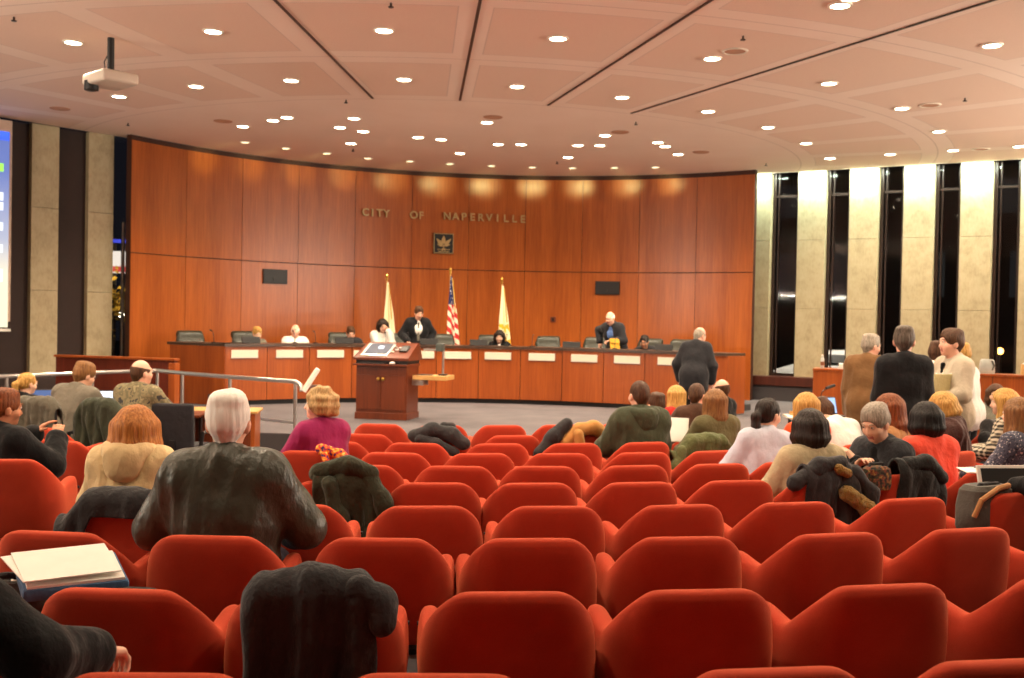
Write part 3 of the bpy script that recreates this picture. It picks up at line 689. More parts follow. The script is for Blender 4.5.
# ================================================================ ramp rail, low partition, clerk's box (left)
pa = wood('low_partition_wood', rgb(84, 30, 16), rgb(112, 44, 24), .4)
lp = thing('low_partition', 'low cherry wood partition left of the dais with a sloping top rail', 'partition', (-6.6, 17.5, 0), -.28)
simple('panel', pa, lambda bm: box(bm, (0, 0, .44), (2.3, .1, .88), 0, .006), lp)
simple('cap_rail', M_cherry2, lambda bm: box(bm, (0, 0, .895), (2.34, .16, .04), 0, .008), lp)
simple('end_post', M_cherry2, lambda bm: box(bm, (1.13, -.02, .42), (.12, .14, .84), 0, .006), lp)
hr = thing('ramp_handrail', 'brushed steel handrail with posts along the ramp left of the lectern', 'handrail', (0, 0, 0))
Q = [(-2.98, 14.5), (-4.1, 15.3), (-5.0, 15.95), (-5.55, 16.45)]; ZT = [.74, .74, .745, .75]
G = [(-5.55, 16.45), (-6.35, 15.9), (-7.4, 15.1)]
simple('top_rail', M_steel, lambda bm: tube(bm, [(-2.88, 14.42, .62), (-2.9, 14.45, .70), (-2.98, 14.5, .74)]+[(x, y, z) for (x, y), z in zip(Q[1:], ZT[1:])], .03, 10), hr)
simple('top_rail', M_steel, lambda bm: tube(bm, [(-5.55, 16.45, .75), (-6.35, 15.9, .73), (-7.4, 15.1, .69)], .028, 10), hr)
simple('lower_rail', M_steel, lambda bm: tube(bm, [(-2.98, 14.5, .17), (-4.1, 15.3, .18), (-5.0, 15.95, .2)], .022, 8), hr)
for (x, y), z in list(zip(Q, ZT))+[((-6.35, 15.9), .73), ((-7.3, 15.18), .69)]:
    simple('post', M_steel, lambda bm: (cyl(bm, (x, y, 0), (x, y, z), .026, n=12), cyl(bm, (x, y, 0), (x, y, .012), .05, n=16)), hr)
tp = aty(311, 380, 14.3)
ts = thing('timer_display', 'thin white tilted display seen edge-on at the end of the handrail', 'display', tp, -pi/2+.22)
boxo('panel', M_white, (0, 0, 0), (.34, .05, .36), ts, bev=.008, rx=-.55); boxo('mount', M_steel, (0, .06, -.09), (.06, .14, .05), ts)
boxo('screen', M_plate, (0, -.024, .012), (.3, .01, .3), ts, rx=-.55, bev=.002)
cd = thing('clerk_desk', 'small cherry wood desk box with an oak top behind the white-haired man', 'desk', (-3.62, 12.9, floorz(-3.62, 12.9)), .12)
boxo('desk_body', M_cherry2, (0, 0, .36), (1.0, .55, .72), cd, bev=.006); boxo('desk_top', M_oak, (0, 0, .735), (1.06, .6, .03), cd, bev=.006); boxo('modesty_panel', M_podium, (0, -.285, .36), (.9, .02, .6), cd, bev=.003)

# press table at the left, with open laptops
def table(name, c, s, rz, label, top, legm, cat='table'):
    z = floorz(c[0], c[1]); t = thing(name, label, cat, (c[0], c[1], z), rz)
    boxo('table_top', top, (0, 0, .725), (s[0], s[1], .03), t, bev=.006)
    for x in (-1, 1):
        for y in (-1, 1): simple('leg', legm, lambda bm: cyl(bm, (x*(s[0]/2-.08), y*(s[1]/2-.08), 0), (x*(s[0]/2-.08), y*(s[1]/2-.08), .71), .022), t)
    return t
def laptop(p, rz, label, scr=(200, 218, 245), s=1.0, lid=M_black, op=1.9):
    t = thing('laptop', label, 'laptop', p, rz)
    boxo('keyboard_deck', lid, (0, 0, .012), (.34, .24, .02), t, bev=.004)
    k = boxo('keys', M_dark, (0, .02, .0235), (.29, .11, .003), t, bev=0)
    ang = op-pi/2
    d = simple('lid', lid, lambda bm: box(bm, (0, .12+sin(ang)*.115, .02+cos(ang)*.115), (.34, .012, .23), 0, .003, -ang), t)
    simple('screen', emit('laptop_screen_%d_%d' % scr[:2], rgb(*scr), s), lambda bm: box(bm, (0, .12+sin(ang)*.115-.008*cos(ang), .02+cos(ang)*.115+.008*sin(ang)), (.315, .004, .2), 0, 0, -ang), d)
    return t
table('press_table', (-5.1, 12.2), (3.0, .6), .1, 'dark narrow press table at the left, laptops on it', M_podium, M_dark)
zt = floorz(-5.1, 12.2)+.741
p = aty(41, 392, 12.2); laptop((p.x, p.y, zt), .45, 'open laptop with a blue screen beside the blonde ponytail woman', (70, 110, 175), .5)
p = aty(107, 397, 12.25); laptop((p.x, p.y, zt), .12, 'open laptop with a bright white screen between the two seated men', (225, 238, 255), 1.1)

# ================================================================ right side: staff counter, table, small things
rc = thing('staff_counter', 'long low cherry wood counter in front of the right windows', 'counter', (6.28, 18.0, -.11), -.36)
z_c = 1.0
boxo('front_panel', M_cherry2, (1.55, 0, .5), (5.2, .06, 1.0), rc, bev=.004); boxo('counter_top', M_cherry2, (1.55, .18, 1.0), (5.24, .46, .04), rc, bev=.008)
boxo('end_panel', M_cherry2, (-1.04, .2, .49), (.05, .42, .98), rc, bev=.004); boxo('panel_joint', M_dark, (1.8, -.031, .5), (.012, .008, .96), rc, bev=0)
def onc(x, y=.15): v_ = Matrix.Rotation(-.36, 3, 'Z') @ Vector((x, y, 1.02)); return Vector((6.28, 18.0, -.11))+v_
t = thing('plastic_bottle', 'clear plastic bottle with a white cap at the counter end', 'bottle', onc(-.92, .1))
simple('bottle_body', mat('clear_plastic', rgb(190, 195, 190), .15, 0, .02, spec=.6), lambda bm: lathe(bm, [(.03, 0), (.034, .01), (.034, .14), (.03, .17), (.014, .2), (.014, .215)], n=16), t)
simple('cap', M_white, lambda bm: lathe(bm, [(.016, .213), (.016, .24), (.012, .243)], n=12), t); simple('bottle_label', mat('bottle_label', rgb(120, 70, 40), .5), lambda bm: lathe(bm, [(.0347, .05), (.0352, .055), (.0352, .11), (.0347, .115)], n=16), t)
t = thing('paper_stack', 'stack of white papers on the counter beside the plastic bottle', 'paper stack', onc(-.5, .1), -.36)
for k in range(3): boxo('sheet_bundle', M_white, (0, .0, .016+k*.032), (.30-.01*k, .22, .03), t, bev=.002, rz=.05*k)
p = onc(2.35, .1)
t = thing('gift_bag', 'tan paper gift bag with white loop handles on the right counter', 'bag', p, -.3)
simple('bag_body', mat('kraft_paper', rgb(208, 168, 108), .8), lambda bm: box(bm, (0, 0, .09), (.24, .1, .17), 0, .004), t)
for y in (-.03, .03): simple('handle', M_white, lambda bm: tube(bm, [(-.06, y, .17), (-.06, y, .24), (-.03, y, .275), (.03, y, .275), (.06, y, .24), (.06, y, .17)], .007, 6), t)
boxo('tissue', M_white, (0, 0, .18), (.2, .06, .03), t, bev=.01)
# laptop table in front
tb = table('staff_table', (4.05, 13.3), (1.05, .7), -.05, 'white topped staff table with an open laptop, right of the aisle', mat('white_laminate', rgb(218, 208, 190), .4), M_dark)
zt = floorz(4.05, 13.3)+.741
p = aty(831, 412, 13.35); laptop((p.x, p.y, zt), .25, 'open laptop with a pale blue screen on the white topped table', (150, 185, 235), .95)
p = aty(800, 410, 13.1); t = thing('paper_sheet', 'loose white paper on the white topped staff table', 'paper', (p.x, p.y, zt), .3); boxo('sheet', M_white, (0, 0, .004), (.3, .21, .006), t, bev=0); boxo('second_sheet', M_white, (.06, .05, .009), (.3, .21, .004), t, bev=0, rz=.2)
p = aty(799, 404, 13.5); t = thing('wooden_tray', 'small tan tray on the staff table beside the laptop', 'tray', (p.x, p.y, zt), .1); boxo('tray_base', M_oak, (0, 0, .008), (.2, .14, .012), t, bev=.002); boxo('tray_lip', M_oak, (0, .065, .025), (.2, .012, .04), t, bev=.002)
p = aty(820, 408, 13.55)
t = thing('table_microphone', 'black gooseneck microphone rising from the staff table', 'microphone', (p.x, 13.55, zt), .2)
simple('base', M_black, lambda bm: cyl(bm, (0, 0, 0), (0, 0, .025), .055), t)
simple('gooseneck', M_black, lambda bm: tube(bm, [(0, 0, .02), (0, 0, .2), (.02, 0, .3), (.08, 0, .35)], .007, 6), t); simple('capsule', M_black, lambda bm: tube(bm, [(.08, 0, .35), (.2, 0, .39)], .02, 8), t)
UPW = 620
# uplights added on the side walls, out of view, to brighten the ceiling
def uplight(x, y, rz, ln, power, label):
    t = thing('added_uplight', label, 'added light', (x, y, 2.9), rz, 'added uplights out of view')
    boxo('trough', M_steel, (0, 0, 0), (ln, .16, .1), t, bev=.01); boxo('diffuser', M_ring, (0, 0, .052), (ln-.06, .12, .01), t, bev=0)
    ld_ = bpy.data.lights.new('uplight', 'AREA'); ld_.shape = 'RECTANGLE'; ld_.size = ln-.1; ld_.size_y = .12; ld_.energy = power; ld_.color = (1, .90, .73)
    lo = bpy.data.objects.new('added_uplight_lamp', ld_); C.objects.link(lo); lo.parent = t; lo.location = (0, 0, .07); lo.rotation_euler = (pi-.55, 0, 0)
for y in (4, 7.5): uplight(-12.0, y, -pi/2, 3.4, UPW, 'long added uplight out of view on the left side wall')
for y in (7.5, 11.2, 14.9): uplight(14.0, y, pi/2, 3.4, UPW, 'long added uplight out of view on the right side wall')
# ================================================================ auditorium chairs
M_chair, nt, b = newmat('red_wool_upholstery')
v = coords(nt); f1 = noise(nt, v, 420, 2); f2 = noise(nt, v, 7, 3)
mx = N(nt, 'ShaderNodeMix'); mx.inputs[0].default_value = .4; L(nt, f1, mx.inputs[2]); L(nt, f2, mx.inputs[3])
L(nt, ramp(nt, mx.outputs[0], [(.3, rgb(160, 50, 30)), (.7, rgb(186, 64, 42))]), b.inputs['Base Color'])
b.inputs['Roughness'].default_value = .9; b.inputs['Specular IOR Level'].default_value = .15
b.inputs['Sheen Weight'].default_value = .8; b.inputs['Sheen Roughness'].default_value = .45; b.inputs['Sheen Tint'].default_value = rgb(255, 140, 100)
bump(nt, b, f1, .25, .004)
def shell_fn(bm):
    HB, RC, AL = .258, .115, .37    # half width of the back (mid-line), corner radius, arm length
    path = []                       # (x, y, nx, ny, s)
    Ls = HB-RC; arc_ = RC*pi/2
    def pt(s):                      # s>=0 along one side from the back centre
        if s < Ls: return s, -.27, 0, -1
        if s < Ls+arc_:
            a = (s-Ls)/RC; return Ls+RC*sin(a), -.27+RC*(1-cos(a)), sin(a), -cos(a)
        q = s-Ls-arc_; return HB+.012*q/AL, -.27+RC+q, 1, 0
    tot = Ls+arc_+AL-RC+.03
    n = 34; ss = [-tot+2*tot*i/n for i in range(n+1)]
    def ztop(s):
        a = abs(s); w_ = min(1, max(0, (a-.16)/(.385-.16))); w_ = w_*w_*(3-2*w_)
        r_ = .828-.185*w_
        return r_+ (.03*min(1, max(0, (a-.38)/.18)))
    def zbot(s):
        a = abs(s); return .36+.03*min(1, max(0, a-.2)/.3)
    K = 16; rings = []
    for s in ss:
        x, y, nx, ny = pt(abs(s)); sg = 1 if s >= 0 else -1
        a = abs(s); th = .058-.009*min(1, max(0, (a-.1)/.3)); zt, zb = ztop(s), zbot(s); endk = 1.0
        dend = tot-a; endr = .05
        if dend < endr: endk = max(.15, sqrt(max(0, 1-(1-dend/endr)**2)))
        tilt = (.055 if True else 0)
        ring = []
        for k in range(K):
            # rounded slab section, parametrised as stadium with superellipse
            t_ = 2*pi*k/K; cx, cz = cos(t_), sin(t_)
            ex_ = abs(cx)**.75*(1 if cx >= 0 else -1)
            zc, hz_ = (zt+zb)/2, (zt-zb)/2
            # vertical coordinate biased so the caps are semicircles of radius th
            zz = zc+(hz_-th)*max(-1, min(1, 1.45*cz))+th*(abs(cz)**1.2*(1 if cz >= 0 else -1))
            off = th*ex_*endk
            zz = zc+(zz-zc)*(1-.10*(1-endk))
            lean = tilt*((zz-.36)/.46)*(1 if a < Ls+arc_*.5 else max(0, 1-(a-Ls-arc_*.5)/.2))
            ring.append(bm.verts.new((sg*(x+nx*off), y+ny*off-lean, zz)))
        if s < 0: ring = ring
        rings.append(ring)
    for A, B in zip(rings, rings[1:]):
        for k in range(K):
            # sides mirrored at s=0: section order flips with the normal, so match by position
            bm.faces.new((A[k], A[(k+1) % K], B[(k+1) % K], B[k]))
    bm.faces.new(rings[0][::-1]); bm.faces.new(rings[-1])
def seat_fn(bm):
    pts = []
    n = 9
    outline = [(-.215, .25), (-.225, -.1), (-.15, -.2), (.15, -.2), (.225, -.1), (.215, .25), (.16, .285), (-.16, .285)]
    layers = [(.34, .93), (.355, 1.0), (.43, 1.0), (.455, .96), (.463, .85)]
    rs = [[bm.verts.new((x*k, .03+(y-.03)*k, z)) for x, y in outline] for z, k in layers]
    for A, B in zip(rs, rs[1:]):
        for k in range(8): bm.faces.new((A[k], A[(k+1) % 8], B[(k+1) % 8], B[k]))
    bm.faces.new(rs[0][::-1]); bm.faces.new(rs[-1])
proto = thing('auditorium_chair', 'x', 'chair', (0, 0, 0), 0, 'red auditorium chairs')
shell = simple('shell', M_chair, shell_fn, proto, angle=75)
md = shell.modifiers.new('soft', 'SUBSURF'); md.levels = 1; md.render_levels = 1
st_ = simple('seat_cushion', M_chair, seat_fn, proto, angle=75)
ped = simple('pedestal', M_black, lambda bm: (cyl(bm, (0, 0, .03), (0, 0, .35), .04, .035, 14), box(bm, (0, 0, .335), (.3, .3, .02), 0, .004)), proto)
simple('foot_plate', M_black, lambda bm: box(bm, (0, 0, .015), (.34, .24, .03), 0, .006), proto)
for s in (-1, 1):
    for z in (.50, .60): simple('bolt', M_black, lambda bm: cyl(bm, (s*.302, .1, z), (s*.313, .1, z), .008, n=8), shell)
proto_used = [False]
def copy_tree(o, parent=None):
    c = o.copy(); C.objects.link(c); c.parent = parent
    for ch in list(o.children): copy_tree(ch, c)
    return c
ROWS = {'A': 12.54, 'B': 11.57, 'C': 10.67, 'D': 9.76, 'E': 8.88, 'F': 8.03, 'G': 7.22, 'H': 6.42, 'I': 5.2, '0': 13.41}
def seatpos(row, u):
    """where the seat under picture column u of a row stands"""
    R_ = ROWS[row]+.2      # the measured radius is that of the backrest, 0.27 behind the seat centre
    R_ = ROWS[row]-.27
    v = 480
    for _ in range(4):
        d = ray(u, v); k = d[0]/d[1]; Rb = ROWS[row]
        a = 1+k*k; bq = -2*(k*SC[0]+SC[1]); cq = SC[0]**2+SC[1]**2-Rb*Rb
        y = (-bq-sqrt(max(0, bq*bq-4*a*cq)))/(2*a); x = k*y
        z = floorz(x, y)+.82; v = 320+(CAMZ-z)/y*F+(u-512)*.0195
    a_ = atan2(x-SC[0], SC[1]-y)       # angle around the seat centre
    return SC[0]+R_*sin(a_), SC[1]-R_*cos(a_), a_
CH = {}
def chair(row, u, label, turn=0.0, dz=0.0):
    x, y, a_ = seatpos(row, u)
    o = proto if not proto_used[0] else copy_tree(proto); proto_used[0] = True
    CH[(row, u)] = (x, y, floorz(x, y)+dz, a_+turn)
    o.location = (x, y, floorz(x, y)+dz); o.rotation_euler = (0, 0, a_+turn); o['label'] = label
    return o
rowname = {'0': 'the row at the bottom edge', 'A': 'the nearest full row', 'B': 'the second row from the camera', 'C': 'the third row from the camera', 'D': 'the fourth row from the camera', 'E': 'the fifth row from the camera', 'F': 'the sixth row from the camera', 'G': 'the seventh row from the camera', 'H': 'the second row from the front', 'I': 'the front row'}
seats = {
 '0': [(160, ''), (440, ''), (765, ''), (995, '')],
 'A': [(-62, 'at the left edge under a grey shoulder bag'), (125, 'in front of the white papers, nearest row'), (311, 'with a black coat hung over its back'), (512, ''), (696, ''), (878, ''), (1058, '')],
 'B': [(62, 'partly behind the white papers'), (214, 'holding the white-haired person in black leather'), (383, ''), (532, ''), (683, ''), (828, ''), (960, ''), (1090, '')],
 'C': [(128, 'holding the person in a cream hoodie, black coat over it'), (292, 'just right of the leather jacket elbow'), (424, ''), (552, ''), (674, ''), (790, ''), (905, ''), (1010, '')],
 'D': [(335, 'with a grey jacket bundled over its back'), (432, ''), (532, ''), (634, ''), (735, ''), (818, 'with a black and gold coat over its back'), (898, 'with a dark grey coat over its back'), (985, 'holding the person in a coral top'), (1065, '')],
 'E': [(362, ''), (458, ''), (543, ''), (632, ''), (716, ''), (780, 'with a red jacket, left of the beige sweater'), (884, 'holding the person with long auburn hair'), (952, 'holding the person in a brown puffy jacket'), (1020, 'holding the person in a plaid shirt')],
 'F': [(62, 'left of the person in a cream hoodie'), (138, 'just beyond the person in a cream hoodie'), (311, 'holding the person in a magenta jacket'), (396, ''), (478, ''), (560, ''), (639, ''), (711, ''), (808, 'holding the person in orange'), (856, 'holding the person bent forward in white'), (985, 'with a black coat, holding the person in a grey jacket')],
 'G': [(50, 'beyond the raised clasped hands'), (336, 'just beyond the magenta jacket'), (418, ''), (496, ''), (571, ''), (641, 'holding the person in a green hooded jacket'), (703, 'with an olive coat over its back')],
 'H': [(366, ''), (441, 'with a black jacket dropped on it'), (511, ''), (577, 'with a tan and black coat over it'), (641, 'just beyond the green hooded jacket'), (700, '')],
 'I': [(381, ''), (441, ''), (501, ''), (558, ''), (617, ''), (676, 'holding the long-haired blonde person in the front row'), (722, 'holding the bald person with a glasses strap')]}
for r_, lst in seats.items():
    rnd = random.Random(ord(r_))
    for i, (u, note) in enumerate(lst):
        lab = ('red auditorium chair '+note) if note else ('empty red chair, %s in %s' % (oname(i) if i < len(lst)-1 else 'rightmost', rowname[r_]))
        chair(r_, u, lab, rnd.uniform(-.05, .05))
# odd chair at the left edge, turned and standing clear of the row
o = copy_tree(proto); x, y = -2.92, 6.25; o.location = (x, y, floorz(x, y)+.12); o.rotation_euler = (0, 0, .12); o['label'] = 'red chair at the left picture edge with its bolts and underside showing'
# ================================================================ implicit surfaces -> one continuous mesh
F32 = np.float32
class SDF:
    """smooth union of capsules and ellipsoids, meshed by surface nets"""
    def __init__(s, h): s.h = h; s.pr = []
    def cap(s, a, b, r0, r1=None, k=.03, m=0, flat=None, q=1.0, sub=False):
        s.pr.append(('c', np.array(a, float), np.array(b, float), r0, r0 if r1 is None else r1, k, m, None if flat is None else np.array(flat, float), q, sub))
    def ell(s, c, r, R=None, k=.02, m=0, sub=False):
        s.pr.append(('e', np.array(c, float), np.array(r, float), np.eye(3) if R is None else np.array(R, float), None, k, m, None, 1, sub))
    def plane(s, c, n, k=.01):   # keep the side the normal points away from
        s.pr.append(('p', np.array(c, float), np.array(n, float), 0, 0, k, 0, None, 1, True))
    def bounds(s):
        lo, hi = [], []
        for p in s.pr:
            if p[9]: continue
            if p[0] == 'c':
                r = max(p[3], p[4]); lo.append(np.minimum(p[1], p[2])-r); hi.append(np.maximum(p[1], p[2])+r)
            else:
                r = np.abs(p[3]) @ p[2]; r = np.minimum(r, p[2].max()); lo.append(p[1]-r); hi.append(p[1]+r)
        return np.min(lo, 0), np.max(hi, 0)
    def mesh(s, name, disp=None):
        h = s.h; lo, hi = s.bounds(); lo = lo-2.5*h; hi = hi+2.5*h
        n = np.maximum(4, np.ceil((hi-lo)/h).astype(int)+1); V = np.full(n, .5, F32); Mt = np.zeros(n, np.int8); Vd = np.full(n, .5, F32)
        ax = [lo[i]+h*np.arange(n[i]) for i in range(3)]
        for p in s.pr:
            k = p[5]; pad = k+2.5*h
            if p[0] == 'p':
                X, Y, Z = np.meshgrid(*ax, indexing='ij'); nn = p[2]/np.linalg.norm(p[2])
                d = ((X-p[1][0])*nn[0]+(Y-p[1][1])*nn[1]+(Z-p[1][2])*nn[2]).astype(F32)
                V[:] = np.maximum(V, d); continue
            if p[0] == 'c':
                r = max(p[3], p[4]); l_ = np.minimum(p[1], p[2])-r-pad; u_ = np.maximum(p[1], p[2])+r+pad
            else:
                r = p[2].max(); l_ = p[1]-r-pad; u_ = p[1]+r+pad
            i0 = np.clip(np.floor((l_-lo)/h).astype(int), 0, n-1); i1 = np.clip(np.ceil((u_-lo)/h).astype(int)+1, 1, n)
            if (i1 <= i0).any(): continue
            sl = tuple(slice(a, b_) for a, b_ in zip(i0, i1))
            P = np.stack(np.meshgrid(*[ax[i][sl[i]] for i in range(3)], indexing='ij'), -1).astype(F32)
            if p[0] == 'c':
                a, b_ = p[1], p[2]; pa = P-a.astype(F32); ba = (b_-a); q = p[8]
                if p[7] is not None and q != 1:
                    nv = (p[7]/np.linalg.norm(p[7])); pa = pa+(q-1)*((pa @ nv.astype(F32))[..., None])*nv.astype(F32); ba = ba+(q-1)*(ba @ nv)*nv
                L2 = max(1e-9, float(ba @ ba)); t = np.clip((pa @ ba.astype(F32))/L2, 0, 1)
                d = np.linalg.norm(pa-t[..., None]*ba.astype(F32), axis=-1)-(p[3]+(p[4]-p[3])*t)
                if q > 1: d = d/ (1+(q-1)*.45)
            else:
                Q = (P-p[1].astype(F32)) @ p[3].astype(F32); r = p[2].astype(F32)   # R columns are local axes
                k0 = np.linalg.norm(Q/r, axis=-1); k1 = np.linalg.norm(Q/(r*r), axis=-1); d = k0*(k0-1)/np.maximum(k1, 1e-6)
            old = V[sl]
            if p[9]:
                hh = np.maximum(k-np.abs(-old-d), 0)/k; V[sl] = np.maximum(old, -d)+hh*hh*k*.25
            else:
                Mt[sl] = np.where(d < Vd[sl], p[6], Mt[sl]); Vd[sl] = np.minimum(d, Vd[sl])
                hh = np.maximum(k-np.abs(old-d), 0)/k; V[sl] = np.minimum(old, d)-hh*hh*k*.25
        V[0] = V[-1] = .5; V[:, 0] = V[:, -1] = .5; V[:, :, 0] = V[:, :, -1] = .5
        ins = V < 0
        # surface nets
        c = [ins[i:n[0]-1+i, j:n[1]-1+j, k_:n[2]-1+k_] for i in (0, 1) for j in (0, 1) for k_ in (0, 1)]
        cnt = sum(x.astype(np.int8) for x in c); act = (cnt > 0) & (cnt < 8)
        idx = np.argwhere(act); nid = np.full(act.shape, -1, np.int32); nid[act] = np.arange(len(idx))
        acc = np.zeros((len(idx), 3)); num = np.zeros(len(idx))
        cor = [(i, j, k_) for i in (0, 1) for j in (0, 1) for k_ in (0, 1)]
        for A in range(8):
            for B in range(A+1, 8):
                d = np.subtract(cor[B], cor[A])
                if abs(d).sum() != 1: continue
                va = V[idx[:, 0]+cor[A][0], idx[:, 1]+cor[A][1], idx[:, 2]+cor[A][2]]; vb = V[idx[:, 0]+cor[B][0], idx[:, 1]+cor[B][1], idx[:, 2]+cor[B][2]]
                cr = (va < 0) != (vb < 0); t = np.where(cr, va/np.where(va-vb == 0, 1, va-vb), 0)
                acc += np.where(cr[:, None], np.array(cor[A])+t[:, None]*d, 0); num += cr
        vert = lo+h*(idx+acc/num[:, None])
        mi = Mt[idx[:, 0], idx[:, 1], idx[:, 2]]
        quads = []
        for axn in range(3):
            o1, o2 = [(1, 2), (2, 0), (0, 1)][axn]
            sA = [slice(1, -1)]*3; sA[axn] = slice(0, -1); sB = list(sA); sB[axn] = slice(1, None)
            a, b_ = ins[tuple(sA)], ins[tuple(sB)]; e_ = np.argwhere(a != b_)
            if not len(e_): continue
            flip = a[tuple(e_.T)]; base = e_.copy()
            for q in range(3):
                if q != axn: base[:, q] += 1
            def nd(d1, d2):
                w_ = base.copy(); w_[:, o1] += d1; w_[:, o2] += d2; return nid[tuple(w_.T)]
            q4 = np.stack([nd(-1, -1), nd(0, -1), nd(0, 0), nd(-1, 0)], 1); q4[~flip] = q4[~flip][:, ::-1]; quads.append(q4)
        Q = np.concatenate(quads); Q = Q[(Q >= 0).all(1)]
        if disp is not None: vert = disp(vert)
        me = bpy.data.meshes.new(name); me.vertices.add(len(vert)); me.vertices.foreach_set('co', vert.astype(F32).ravel())
        me.loops.add(Q.size); me.loops.foreach_set('vertex_index', Q.astype(np.int32).ravel())
        me.polygons.add(len(Q)); me.polygons.foreach_set('loop_start', np.arange(0, Q.size, 4, dtype=np.int32)); me.polygons.foreach_set('loop_total', np.full(len(Q), 4, np.int32))
        me.polygons.foreach_set('material_index', mi[Q[:, 0]].astype(np.int32)); me.polygons.foreach_set('use_smooth', np.ones(len(Q), bool))
        me.update(calc_edges=True); me.validate(); return me
def A3(v): return np.array(v, float)
def Rx(a): c, s = cos(a), sin(a); return np.array([[1, 0, 0], [0, c, -s], [0, s, c]])
def Ry(a): c, s = cos(a), sin(a); return np.array([[c, 0, s], [0, 1, 0], [-s, 0, c]])
def Rz(a): c, s = cos(a), sin(a); return np.array([[c, -s, 0], [s, c, 0], [0, 0, 1]])
def wrinkle(amp, f=(48, 48, 20), seed=0):
    r = np.random.RandomState(seed); ws = [(r.randn(3)*np.array(f)*.7, r.rand()*6.28) for _ in range(5)]
    def fn(v):
        c = v.mean(0); out = v.copy(); d = v-c; d[:, 2] *= .15; L_ = np.maximum(np.linalg.norm(d, axis=1), 1e-4); s = np.zeros(len(v))
        for w_, ph in ws: s += 1-2*np.abs(np.sin(v @ w_*.5+ph))
        return out+(d/L_[:, None])*(amp*s/3)[:, None]
    return fn
def two_bone(S, W, l1, l2, hint):
    d = W-S; L_ = np.linalg.norm(d); mx_ = (l1+l2)*.995
    if L_ > mx_: W = S+d*mx_/L_; d = W-S; L_ = mx_
    a = (l1*l1-l2*l2+L_*L_)/(2*L_); hgt = sqrt(max(0, l1*l1-a*a)); u = d/L_
    hv = A3(hint)-u*(A3(hint) @ u); hv /= max(1e-6, np.linalg.norm(hv)); return S+u*a+hv*hgt, W
SKIN = {'fair': rgb(242, 194, 166), 'pink': rgb(240, 184, 158), 'tan': rgb(198, 138, 104)}
def skinmat(k): return mat('skin_'+k, SKIN[k], .5, 0, .05, 5, .05, 60, 0, .35)
def lipmat(): return mat('lips', rgb(176, 92, 84), .45, 0, .05)
HAIR = {'blonde': (rgb(150, 104, 44), rgb(222, 176, 98)), 'strawberry': (rgb(140, 78, 30), rgb(205, 136, 66)), 'brown': (rgb(52, 32, 20), rgb(94, 62, 38)), 'lightbrown': (rgb(98, 64, 34), rgb(156, 110, 64)),
        'dark': (rgb(20, 14, 11), rgb(46, 32, 24)), 'black': (rgb(10, 8, 8), rgb(30, 24, 22)), 'grey': (rgb(122, 112, 100), rgb(182, 172, 156)), 'white': (rgb(240, 236, 226), rgb(254, 252, 246)), 'lightblonde': (rgb(136, 104, 60), rgb(206, 172, 118)), 'auburn': (rgb(86, 42, 20), rgb(150, 84, 42)), 'salt': (rgb(60, 52, 46), rgb(112, 100, 88))}
def hm(k): return hairmat('hair_'+k, *HAIR[k])
